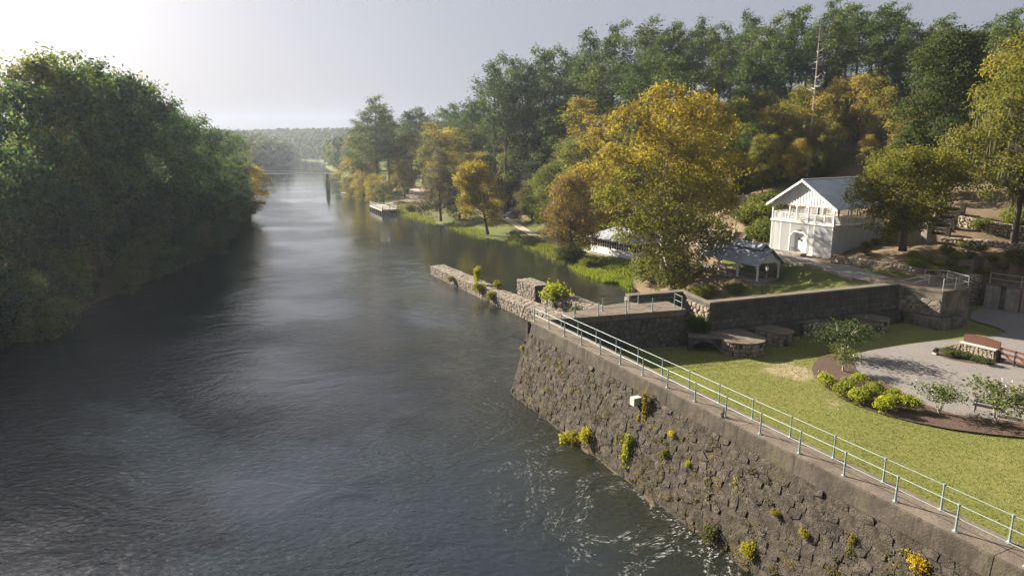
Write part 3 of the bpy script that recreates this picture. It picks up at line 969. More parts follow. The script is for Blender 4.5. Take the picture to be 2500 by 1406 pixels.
# ---- cross wall with walkway between river wall and basin corner
CF0, CF1 = Vector((4.3, 53.45, 0)), Vector((14.85, 56.55, 0))
CU = (CF1 - CF0).normalized(); CB = Vector((-CU.y, CU.x, 0))
def cross_wall():
    root = empty('cross_wall', (9, 55, LAWN_Z), 0, 'dark cross wall with walkway joining the river wall to the lock basin', 'wall')
    org = root.location
    w5 = [CF0 - CU * 3.2 + CB * -0.0, CF1, CF1 + Vector((-1.0, 3.4, 0)), Vector((11.4, 60.0, 0)), CF0 + CB * 1.75 + CU * 0.2, CF0 - CU * 2.6 + CB * 0.6]
    b = MB(); b.prism([p[:2] for p in w5], WT - 0.5, WT - 0.012)
    me = b.mesh('walkway', M['conc_top'], org); link_mesh('walkway', me, root)
    c = MB()
    f = [p - CB * 0.0 for p in w5]
    lo = [CF0 - CU * 3.2 - CB * 0.75, CF1 - CB * 0.75 + CU * 0.25, CF1 + Vector((-0.9, 3.4, 0)), Vector((11.4, 60.0, 0)), CF0 + CB * 1.75 + CU * 0.2, CF0 - CU * 2.6 + CB * 0.6]
    n = 6
    vs = [(p.x, p.y, -1) for p in lo] + [(p.x, p.y, WT - 0.52) for p in f]
    c.solid(vs, [tuple(range(n - 1, -1, -1)), tuple(range(n, 2 * n))] + [(i, (i + 1) % n, n + (i + 1) % n, n + i) for i in range(n)])
    c.build('core', M['conc_dark'], root, org)
    k = (WT - 0.52 - LAWN_Z) / (WT + 0.48)
    a0 = CF0 + CU * 0.3 - CB * 0.75 * k; a1 = CF1 - CB * 0.75 * k
    stone_face((a0.x, a0.y, LAWN_Z), (a1.x + .1, a1.y, LAWN_Z), (CF1.x, CF1.y, WT - 0.55), (CF0.x + .3, CF0.y + .1, WT - 0.55), 0.6, 0.42, root, org, M['dark_stone'], 21, proud=(0.0, 0.05), gap=0.022, base=0.02)
    return root
cross_wall()
def cw(a, b_): 
    q = CF0 + CU * a + CB * b_
    return Vector((q.x, q.y, WT - 0.01))
railing([cw(0.9, 0.22), cw(3.0, 0.22), cw(5.5, 0.22), cw(7.9, 0.22), cw(10.7, 0.22), cw(10.72, 1.5)], 'railing along the front edge of the cross wall walkway', 'railings on the cross wall', mat='galv', post_r=0.038)
railing([cw(-1.2, 1.3), cw(1.4, 1.3), cw(3.9, 1.45), cw(6.4, 1.6), cw(8.0, 3.0)], 'railing along the canal edge of the cross wall walkway', 'railings on the cross wall', mat='galv', post_r=0.038)

# ---- jetties
def jetty(pts_out, pts_in, z, label, mat, seed, zs=None):
    root = empty('stone_jetty', (*pts_out[0][:2], 0), 0, label, 'stone jetty')
    org = root.location
    n = len(pts_out)
    zs = zs or [z] * n
    b = MB()
    for i in range(n - 1):
        q = [pts_out[i], pts_out[i + 1], pts_in[i + 1], pts_in[i]]
        zt = [zs[i] - 0.06, zs[i + 1] - 0.06, zs[i + 1] - 0.06, zs[i] - 0.06]
        b.prism(q, -1.2, zt)
    b.build('core', M['mortar'], root, org)
    for i in range(n - 1):
        o0, o1, i0, i1 = (Vector((*p[:2], 0)) for p in (pts_out[i], pts_out[i + 1], pts_in[i], pts_in[i + 1]))
        z0, z1 = zs[i], zs[i + 1]
        U = Vector((0, 0, 1))
        # pts_out is the river side; going along it the river lies to the right hand when walking towards the viewer
        stone_face(o0 + U * -.15, o1 + U * -.15, o1 + U * (z1 - .05), o0 + U * (z0 - .05), 0.62, 0.40, root, org, mat, seed + i, proud=(0.02, 0.10), gap=0.03, limit=60)
        stone_face(o0 + U * (z0 - .06), o1 + U * (z1 - .06), i1 + U * (z1 - .06), i0 + U * (z0 - .06), 0.95, 0.75, root, org, mat, seed + 50 + i, name='cap_stone', proud=(0.02, 0.06), gap=0.025, limit=60, base=0.02)
    # tip
    o0, i0 = Vector((*pts_out[0][:2], 0)), Vector((*pts_in[0][:2], 0))
    U = Vector((0, 0, 1))
    stone_face(i0 + U * -.15, o0 + U * -.15, o0 + U * (zs[0] - .05), i0 + U * (zs[0] - .05), 0.6, 0.4, root, org, mat, seed + 90, limit=20)
    return root
def off(pts, w):
    o = []
    for i, p in enumerate(pts):
        a, b_ = Vector(pts[max(0, i - 1)][:2]), Vector(pts[min(len(pts) - 1, i + 1)][:2])
        t = (b_ - a).normalized()
        o.append((p[0] - t.y * w, p[1] + t.x * w))
    return o
j1 = [(-12.5, 103.2), (-8.0, 94.5), (-3.6, 86.0), (1.9, 75.6), (6.2, 67.0), (10.6, 58.4)]
jetty(j1, off(j1, 2.3), 1.45, 'long low stone jetty running out into the river from the cross wall', M['jetty_stone'], 200, [1.35, 1.4, 1.3, 1.5, 1.6, 1.7])
j2 = [(0.7, 89.6), (3.0, 85.0)]
jetty(j2, off(j2, 2.2), 2.0, 'short detached stone jetty stub standing in the canal beside the bright shrub', M['jetty_stone'], 300, [2.0, 2.0])
j3 = [(3.7, 83.4), (7.0, 77.2), (12.0, 67.5), (14.0, 61.0)]
jetty(j3, off(j3, 2.2), 1.9, 'stone canal wall leading back from the bright shrub to the basin corner', M['jetty_stone'], 330, [1.75, 1.8, 1.9, 2.0])

# ---- high basin walls
BW = 6.55
BA, BB = Vector((10.5, 59.4, 0)), Vector((15.65, 61.1, 0))
def basin_wall():
    root = empty('basin_wall', (*LC[:2], LAWN_Z), 0, 'long dark stained wall of the old lock basin with an angled end', 'wall')
    org = root.location
    def strip(pts, inn, nm, mat, z0, z1):
        b = MB(); b.prism([p[:2] for p in pts] + [p[:2] for p in inn[::-1]], z0, z1)
        return b.build(nm, mat, root, org)
    t = 0.85
    nAB = Vector((-0.33, 0.94, 0)); nL = -LNF
    BAi, BBi = BA + nAB * t, BB + nAB * t + Vector((.5, .15, 0))
    LCi, LDi = LC + nL * t + Vector((0.35, 0.1, 0)), LD + nL * t
    for p, q, pi_, qi in ((BA, BB, BAi, BBi), (BB, LC, BBi, LCi), (LC, LD, LCi, LDi)):
        strip([p, q], [pi_, qi], 'coping', M['conc_top'], BW - 0.16, BW)
        s = 0.04
        strip([p + (pi_ - p) * s, q + (qi - q) * s], [pi_, qi], 'core', M['conc_dark'], -1.2, BW - 0.163)
    # battered lower lifts of the long wall, three slightly stepped bands
    for k, (z0, z1, o) in enumerate(((LAWN_Z - .3, 4.12, 0.34), (4.12, 5.0, 0.22), (5.0, 5.75, 0.10))):
        b = MB()
        A = [LC + LU * 0.05, LD]
        vs = []
        for p in A:
            f = p + LNF * (o + 0.08); g = p + LNF * o
            vs += [(f.x, f.y, z0), (g.x, g.y, z1), (p.x + nL.x * .2, p.y + nL.y * .2, z1), (p.x + nL.x * .2, p.y + nL.y * .2, z0)]
        b.solid(vs, [(0, 4, 5, 1), (1, 5, 6, 2), (2, 6, 7, 3), (0, 1, 2, 3), (7, 6, 5, 4)])
        b.build('lift_band', M['conc_dark'], root, org)
    for z0, z1, o in ((4.2, 4.98, 0.30), (5.05, 5.72, 0.15)):
        p, q = LC + LU * 0.1 + LNF * o, LD + LNF * o
        q2 = [(p.x, p.y, z0), (q.x, q.y, z0), (q.x - LNF.x * .06, q.y - LNF.y * .06, z1), (p.x - LNF.x * .06, p.y - LNF.y * .06, z1)]
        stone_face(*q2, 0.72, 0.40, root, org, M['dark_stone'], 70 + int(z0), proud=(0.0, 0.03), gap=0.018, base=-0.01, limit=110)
    # sunlit end face between the two corners
    a, b_ = BB + Vector((-.02, -.03, 0)), LC + Vector((-.04, -.02, 0))
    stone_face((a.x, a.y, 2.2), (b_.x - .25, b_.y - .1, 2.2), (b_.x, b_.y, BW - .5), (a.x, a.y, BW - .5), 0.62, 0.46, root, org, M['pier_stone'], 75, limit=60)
    a, b_ = BA, BB
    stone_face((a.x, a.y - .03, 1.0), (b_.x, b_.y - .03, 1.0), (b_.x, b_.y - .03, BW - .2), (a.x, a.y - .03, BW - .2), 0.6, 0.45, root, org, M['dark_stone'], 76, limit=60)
    a, b_ = BAi, BA
    stone_face((a.x, a.y, 1.0), (b_.x, b_.y, 1.0), (b_.x, b_.y, BW - .2), (a.x, a.y, BW - .2), 0.6, 0.45, root, org, M['jetty_stone'], 77, limit=60)
basin_wall()

def pier_block():
    # ledge and projecting piers along the wall foot
    zt = 4.10
    def outline(base0, base1, nose, r):
        """base corners, nose centre, nose radius -> plan with a rounded nose"""
        d = (nose - (base0 + base1) / 2).normalized()
        n = Vector((-d.y, d.x, 0))
        pts = [base0]
        s = 1 if (base1 - base0).dot(n) < 0 else -1
        m = 8 if r > 1.2 else 3
        for k in range(m + 1):
            w = math.pi * (k / m) - math.pi / 2
            pts.append(nose + d * r * (math.cos(w) if r > 1.2 else .6 * math.cos(w)) * 0.8 - n * s * r * math.sin(w))
        pts.append(base1)
        return pts
    specs = [(Vector((16.6, 56.4, 0)), Vector((19.6, 57.6, 0)), Vector((19.2, 54.2, 0)), 1.75, 'largest stone pier with a broad rounded nose beside the arch', 30),
             (Vector((20.6, 58.0, 0)), Vector((22.7, 58.9, 0)), Vector((23.4, 56.2, 0)), 1.0, 'narrow stone pier between the largest pier and the dark bush', 31),
             (Vector((25.6, 59.9, 0)), Vector((27.6, 60.7, 0)), Vector((28.3, 58.0, 0)), 1.0, 'stone pier mostly hidden behind the dark spreading bush', 32),
             (Vector((31.0, 61.9, 0)), Vector((33.1, 62.8, 0)), Vector((34.0, 60.5, 0)), 1.0, 'stone pier nearest the tall corner buttress', 33)]
    for b0, b1, nose, r, label, sd_ in specs:
        root = empty('stone_pier', (nose.x, nose.y, LAWN_Z), 0, label, 'pier', 'stone piers along the basin wall')
        org = root.location
        o = outline(b0 , b1, nose, r)
        c = MB(); c.prism([p[:2] for p in o], LAWN_Z - 0.4, zt - 0.10); c.build('core', M['mortar'], root, org)
        big = Vector((sum(p.x for p in o) / len(o), sum(p.y for p in o) / len(o), 0))
        oo = [p + (p - big).normalized() * 0.10 for p in o]
        c = MB(); c.prism([p[:2] for p in oo], zt - 0.10, zt); c.build('cap_slab', M['conc_top'], root, org)
        rng = random.Random(sd_)
        # stones course by course round the plan
        per = []
        for p, q in zip(o[:-1], o[1:]):
            m = max(1, round((q - p).length / 0.25))
            for k in range(m): per.append(p.lerp(q, k / m))
        per.append(o[-1])
        hgt = zt - 0.10 - LAWN_Z + 0.1
        nc = 3
        st = []
        for j in range(nc):
            i = 0
            while i < len(per) - 1:
                step = rng.choice((2, 2, 3, 3)) if i else rng.choice((1, 2, 3))
                e = min(len(per) - 1, i + step)
                seg = per[i:e + 1]
                z0, z1 = LAWN_Z - 0.1 + hgt * j / nc + 0.015, LAWN_Z - 0.1 + hgt * (j + 1) / nc - 0.015
                pr = rng.uniform(0.02, 0.09)
                dl = (seg[-1] - seg[0]).normalized()
                out = Vector((dl.y, -dl.x, 0))
                if out.dot(((seg[0] + seg[-1]) / 2) - big) < 0: out = -out
                a_, c_ = seg[0] + dl * 0.02, seg[-1] - dl * 0.02
                vs = [(a_.x, a_.y, z0), (c_.x, c_.y, z0), (c_.x, c_.y, z1), (a_.x, a_.y, z1)]
                k = 0.05
                f = [a_ + dl * k, c_ - dl * k]
                vs += [(f[0].x + out.x * pr, f[0].y + out.y * pr, z0 + k), (f[1].x + out.x * pr * rng.uniform(.6, 1.2), f[1].y + out.y * pr, z0 + k),
                       (f[1].x + out.x * pr, f[1].y + out.y * pr, z1 - k), (f[0].x + out.x * pr, f[0].y + out.y * pr * rng.uniform(.6, 1.2), z1 - k)]
                MB().solid(vs, [(0, 1, 5, 4), (1, 2, 6, 5), (2, 3, 7, 6), (3, 0, 4, 7), (4, 5, 6, 7)], rng.random()).build('stone', M['pier_stone'], root, org)
                i = e
    # ledge at the wall foot joining the piers
    b = MB()
    p, q = LC + LU * 0.2, LD - LU * 0.3
    b.prism([(p + LNF * 0.3)[:2], (p + LNF * 0.95)[:2], (q + LNF * 0.95)[:2], (q + LNF * 0.3)[:2]], LAWN_Z - 0.3, 4.06)
    tag(b.build('wall_ledge', M['conc_dark']), 'narrow dark ledge along the foot of the long basin wall', 'ledge')
pier_block()

def arch():
    """low stone arch between cross wall and largest pier"""
    p0, p1 = Vector((14.7, 54.9, 0)), Vector((17.4, 54.2, 0))
    d = (p1 - p0).normalized(); n = Vector((-d.y, d.x, 0))
    L = (p1 - p0).length
    root = empty('stone_arch', (*((p0 + p1) / 2)[:2], LAWN_Z), 0, 'low dark stone arch between the cross wall and the largest pier', 'arch')
    org = root.location
    pts = [(0, LAWN_Z - .2), (0.35, LAWN_Z - .2)]
    for k in range(11):
        w = math.pi * (1 - k / 10)
        pts.append((L / 2 + (L / 2 - 0.35) * math.cos(w), LAWN_Z + 0.05 + 0.72 * math.sin(w)))
    pts += [(L - 0.35, LAWN_Z - .2), (L, LAWN_Z - .2), (L, 3.98), (0, 3.98)]
    b = MB(); b.extrude([(p0 + d * x) + Vector((0, 0, z)) for x, z in pts], n * 3.0)
    b.build('spandrel', M['conc_dark'], root, org)
    b = MB(); b.prism([(p0 - n * .05)[:2], (p1 - n * .05)[:2], (p1 + n * 2.6)[:2], (p0 + n * 2.6)[:2]], 3.985, 4.09)
    b.build('cap_slab', M['conc_top'], root, org)
    for k in range(9):
        w0, w1 = math.pi * (1 - k / 9), math.pi * (1 - (k + 1) / 9)
        r0, r1 = L / 2 - 0.36, L / 2 - 0.12
        v = []
        for w_, r in ((w0 - .02, r0), (w1 + .02, r0), (w1 + .02, r1), (w0 - .02, r1)):
            q = p0 + d * (L / 2 + r * math.cos(w_))
            v.append(Vector((q.x, q.y, LAWN_Z + 0.05 + (0.72 + (r - r0)) * math.sin(w_))) - n * 0.05)
        MB().extrude(v, n * 0.12, random.Random(k).random()).build('arch_stone', M['dark_stone'], root, org)
arch()

BE, BF = Vector((39.6, 61.2, 0)), Vector((43.0, 62.4, 0))
def buttress():
    root = empty('corner_buttress', (*BE[:2], LAWN_Z), 0, 'massive patchy concrete buttress ending the basin wall with a railed platform', 'buttress')
    org = root.location
    bk = Vector((-0.5, 4.6, 0))
    p = [LD + LNF * 0.02 + LU * 0.003, BE, BF, BF + bk, LD - LNF * 4.0]
    b = MB(); b.prism([q[:2] for q in p], BW - 0.22, BW + 0.01); b.build('platform', M['conc_top'], root, org)
    c = sum((q for q in p), Vector()) / len(p)
    i_ = [q + (c - q).normalized() * 0.06 for q in p]
    b = MB(); b.prism([q[:2] for q in i_], LAWN_Z - .4, BW - 0.223); b.build('core', M['buttress'], root, org)
    # stepped footing
    o = [LD + LNF * 0.9, BE + Vector((-.55, -.5, 0)), BE + Vector((0.3, -.55, 0)), BF + Vector((-.9, -.75, 0)), BF + Vector((-.9, .3, 0)), LD + Vector((.5, .3, 0))]
    b = MB(); b.prism([q[:2] for q in o], LAWN_Z - .4, LAWN_Z + 1.05); b.build('footing', M['buttress'], root, org)
    a, e = LD + LNF * 0.1, BE
    stone_face((a.x - .05, a.y - .05, LAWN_Z + 1.1), (e.x - .05, e.y - .03, LAWN_Z + 1.1), (e.x - .05, e.y - .03, BW - .9), (a.x - .05, a.y - .05, BW - .9), 0.7, 0.5, root, org, M['pier_stone'], 78, proud=(0, .03), base=-0.02, limit=40, ragged=.2)
buttress()
railing([Vector((39.75, 61.55, BW)), Vector((41.2, 62.05, BW)), Vector((42.75, 62.6, BW)), Vector((42.5, 65.4, BW)), Vector((40.6, 65.9, BW))], 'steel railing around the top of the corner buttress', 'steel platform railings', h=1.1, mat='steel', flare=False, post_r=0.035, rail_r=0.03)
railing([Vector((39.9, 64.0, BW)), Vector((38.4, 66.2, BW - 1.1))], 'sloping steel handrail beside the buttress steps', 'steel platform railings', h=1.05, mat='steel', flare=False, post_r=0.035, rail_r=0.03)

def lock_block():
    """concrete gate block at the edge of the frame"""
    root = empty('gate_block', (50.3, 67.2, LAWN_Z), 0, 'pale concrete gate block with a recessed slot and rusty post', 'concrete block')
    org = root.location
    d = Vector((0.60, -0.80, 0)); n = Vector((0.80, 0.60, 0))
    p0 = Vector((49.4, 69.6, 0))
    top = 5.55
    segs = [(0, 1.35, 0.0), (1.35, 1.85, 0.55), (1.85, 3.1, 0.0)]
    for a, e, r in segs:
        b = MB(); b.prism([(p0 + d * a + n * r)[:2], (p0 + d * (e - .003) + n * r)[:2], (p0 + d * (e - .003) + n * 3.2)[:2], (p0 + d * a + n * 3.2)[:2]], LAWN_Z - .3, top - .12)
        b.build('face_block', M['conc_pale'], root, org)
    b = MB(); b.prism([(p0 + d * 3.1 + n * 0.7)[:2], (p0 + d * 3.1 + n * 8)[:2], (p0 + n * 8)[:2], (p0 + n * 3.2)[:2], (p0 + d * 3.09 + n * 3.2)[:2], (p0 + d * 3.09 + n * .7)[:2]], LAWN_Z - .3, top - .12)
    b.build('rear_block', M['conc_pale'], root, org)
    b = MB(); b.prism([(p0 - d * .05 - n * .05)[:2], (p0 + d * 3.15 - n * .05)[:2], (p0 + d * 3.15 + n * 8)[:2], (p0 - d * .05 + n * 8)[:2]], top - .118, top)
    b.build('top_slab', M['conc_top'], root, org)
    q = p0 + d * 3.16 + n * 0.02
    b = MB(); b.box((q.x, q.y, (LAWN_Z + top - .15) / 2), (0.14, 0.14, top - LAWN_Z - .2), 0.9); b.build('rusty_post', M['rust'], root, org)
    railing([p0 + d * 0.2 + n * .25 + Vector((0, 0, top)), p0 + d * 2.95 + n * .25 + Vector((0, 0, top)), p0 + d * 2.95 + n * 2.6 + Vector((0, 0, top)), p0 + d * 2.95 + n * 6 + Vector((0, 0, top))],
            'steel railing on top of the concrete gate block', 'steel platform railings', h=1.1, mat='steel', flare=False, post_r=0.035, rail_r=0.03)
lock_block()

def rubble_wall(pts, z0s, z1s, th, label, mat, seed, w=0.5, h=0.32, limit=80, flip=False):
    """free or retaining rubble wall along pts with its stones on the side facing the viewer and on top"""
    root = empty('rubble_wall', (*pts[0][:2], z0s[0]), 0, label, 'stone wall')
    org = root.location
    P = [Vector((*p[:2], 0)) for p in pts]
    N_ = []
    for i in range(len(P)):
        t = (P[min(i + 1, len(P) - 1)] - P[max(0, i - 1)]).normalized()
        n = Vector((t.y, -t.x, 0))
        N_.append(n)
    b = MB()
    for i in range(len(P) - 1):
        q = [P[i], P[i + 1], P[i + 1] - N_[i + 1] * th, P[i] - N_[i] * th]
        b.prism([p[:2] for p in q] if True else q, min(z0s[i], z0s[i + 1]) - .3, [z1s[i] - .05, z1s[i + 1] - .05, z1s[i + 1] - .05, z1s[i] - .05])
    b.build('core', M['mortar'], root, org)
    per = max(6, limit // (len(P) - 1))
    for i in range(len(P) - 1):
        a, c = P[i], P[i + 1]
        U = Vector((0, 0, 1))
        stone_face(a + U * (z0s[i] - .1), c + U * (z0s[i + 1] - .1), c + U * z1s[i + 1], a + U * z1s[i], w, h, root, org, mat, seed + i, proud=(0.01, 0.09), gap=0.03, limit=per)
        stone_face(a + U * (z1s[i] - .05), c + U * (z1s[i + 1] - .05), c - N_[i + 1] * th + U * (z1s[i + 1] - .05), a - N_[i] * th + U * (z1s[i] - .05), w * 1.1, th * .6, root, org, mat, seed + 40 + i, name='cap_stone', proud=(0.01, 0.07), gap=0.03, limit=max(5, per // 3))
    return root

# ------------------------------------------------------------------ roads and paths
road('park_road', [(27.0, 106), (28.5, 100.5), (30.6, 95), (32.6, 90), (34.6, 84.5), (35.9, 78.5), (36.6, 72.5), (38.0, 68.2), (40.0, 67.3)], 4.0, M['asphalt'], 'worn pale asphalt road climbing past the white pavilion', 0.07)
road('river_path', [(16.5, 112), (10.5, 124), (6.0, 134.5), (2.0, 147), (-0.5, 158), (-1.5, 166)], 1.9, M['dirt'], 'pale dirt path along the grassy river bank', 0.07)
road('lower_road', [(-1.5, 161), (-2.0, 172), (0.5, 186), (2.2, 198), (4, 212)], 6.0, M['asphalt'], 'grey road bending uphill behind the parked car', 0.06)
road('parking_road', [(-2.0, 172), (-12, 190), (-22, 206), (-30, 222), (-36, 245), (-42, 275)], 7.0, M['dirt'], 'sunlit sandy parking road behind the fishing pier', 0.09)
road('terrace_path', [(33.0, 113), (36.5, 109.3), (40, 107.6), (44, 106.8)], 1.6, M['dirt'], 'narrow dirt path along the terrace retaining wall', 0.08)

def kerb(pts, label):
    P = smooth_pts(pts, 6)
    root = empty('road_kerb', (P[0].x, P[0].y, hq(P[0].x, P[0].y)), 0, label, 'kerb')
    for a, c in zip(P[:-1], P[1:]):
        t = (c - a).normalized(); n = Vector((t.y, -t.x, 0))
        za = hq(a.x, a.y) + .28; zc = hq(c.x, c.y) + .28
        b = MB()
        q = [a, c - t * .02, c - t * .02 + n * .28, a + n * .28]
        vs = [(p.x, p.y, z - .7) for p, z in zip(q, (za, zc, zc, za))] + [(p.x, p.y, z) for p, z in zip(q, (za, zc, zc, za))]
        b.solid(vs, [(3, 2, 1, 0), (4, 5, 6, 7), (0, 1, 5, 4), (1, 2, 6, 5), (2, 3, 7, 6), (3, 0, 4, 7)])
        b.build('kerb_block', M['conc_pale'], root, root.location)
kerb([(28.6, 95), (30.4, 90), (32.3, 84.5), (33.5, 78.5), (34.3, 72.5), (35.0, 68.5)], 'pale concrete kerb edging the road above the grass slope')

rubble_wall([(38.2, 80.6), (39.6, 76.5), (40.8, 73.0), (42.3, 70.6), (44.3, 70.2), (47.5, 70.9), (50.4, 71.8)], [6.0, 6.0, 6.0, 5.4, 2.9, 2.9, 2.9], [6.75, 6.95, 7.1, 7.1, 6.6, 6.2, 6.0], 0.5,
            'cream rubble retaining wall along the road at the foot of the shrub bank', M['cream_stone'], 400, w=0.42, h=0.30, limit=200)
rubble_wall([(52.6, 80.4), (55.0, 77.4), (59.5, 74.6)], [10.0, 9.4, 8.6], [11.4, 11.0, 10.3], 0.5, 'upper rubble terrace wall below the stone steps', M['cream_stone'], 430, limit=90)
rubble_wall([(49.2, 77.8), (53.0, 74.6), (57.5, 72.0), (60.5, 70.6)], [8.2, 8.2, 7.9, 7.7], [9.2, 9.3, 9.0, 8.8], 0.45, 'lower rubble terrace wall above the planted shrub bank', M['cream_stone'], 450, limit=90)
rubble_wall([(36.2, 110.6), (38.6, 109.4), (41.2, 108.6), (45.2, 107.8)], [9.6, 9.8, 10.1, 10.4], [11.4, 11.6, 11.7, 11.8], 0.5, 'tan terrace retaining wall below the split rail fence', M['cream_stone'], 470, w=.6, h=.35, limit=60)
rubble_wall([(28.4, 100.2), (29.9, 98.4), (31.2, 97.0)], [6.2, 6.2, 6.3], [7.3, 7.4, 7.5], 0.4, 'short rubble wall beside the park steps and lamp', M['cream_stone'], 480, limit=30)

# monument pillar, steps
def pillar():
    p = G(2258, 592)
    root = empty('stone_pillar', p, R(25), 'grey stone pillar on the shrub bank below the spreading tree', 'pillar')
    MB().box((0, 0, 0.2), (1.0, 1.0, 0.5)).build('base', M['conc_pale'], root)
    MB().box((0, 0, 1.3), (0.72, 0.72, 1.75)).build('shaft', M['conc_pale'], root)
    MB().box((0, 0, 2.25), (0.95, 0.95, 0.14)).build('cap', M['conc_pale'], root)
pillar()

def steps():
    p0 = Vector((49.9, 79.6, 9.3))
    d = Vector((0.72, 0.69, 0)); n = Vector((-d.y, d.x, 0))
    root = empty('stone_steps', p0, 0, 'dark stepped stone stair climbing the bare slope', 'steps')
    for k in range(7):
        z = 9.6 + 0.42 * k
        b = MB(); a = p0 + d * (0.85 * k)
        b.prism([(a - n * .8)[:2], (a + d * .95 - n * .8)[:2], (a + d * .95 + n * .8)[:2], (a + n * .8)[:2]], z - 1.2, z)
        b.build('step', M['conc_face'], root, p0)
        for s in (-1, 1):
            if k % 2 == 0:
                e = a + n * (1.05 * s)
                b = MB(); b.box((e.x, e.y, z), (0.5, 0.5, 1.3), math.atan2(d.y, d.x)); b.build('side_block', M['conc_face'], root, p0)
steps()

def park_steps():
    root = empty('park_steps', (32.4, 97.2, 6.2), 0, 'concrete steps beside the lamp leading up from the road', 'steps')
    d = Vector((0.55, 0.83, 0)); n = Vector((-d.y, d.x, 0)); p0 = Vector((32.2, 96.6, 0))
    for k in range(5):
        a = p0 + d * (.5 * k)
        b = MB(); b.prism([(a - n * .7)[:2], (a + d * .55 - n * .7)[:2], (a + d * .55 + n * .7)[:2], (a + n * .7)[:2]], 5.8, 6.3 + .2 * k)
        b.build('step', M['conc_pale'], root, root.location)
    for s in (-1, 1):
        a = p0 + n * (.85 * s)
        b = MB(); b.extrude([a + Vector((0, 0, 6.0)), a + d * 2.6 + Vector((0, 0, 6.0)), a + d * 2.6 + Vector((0, 0, 7.55)), a + Vector((0, 0, 6.55))], n * .22)
        b.build('side_wall', M['conc_pale'], root, root.location)
park_steps()

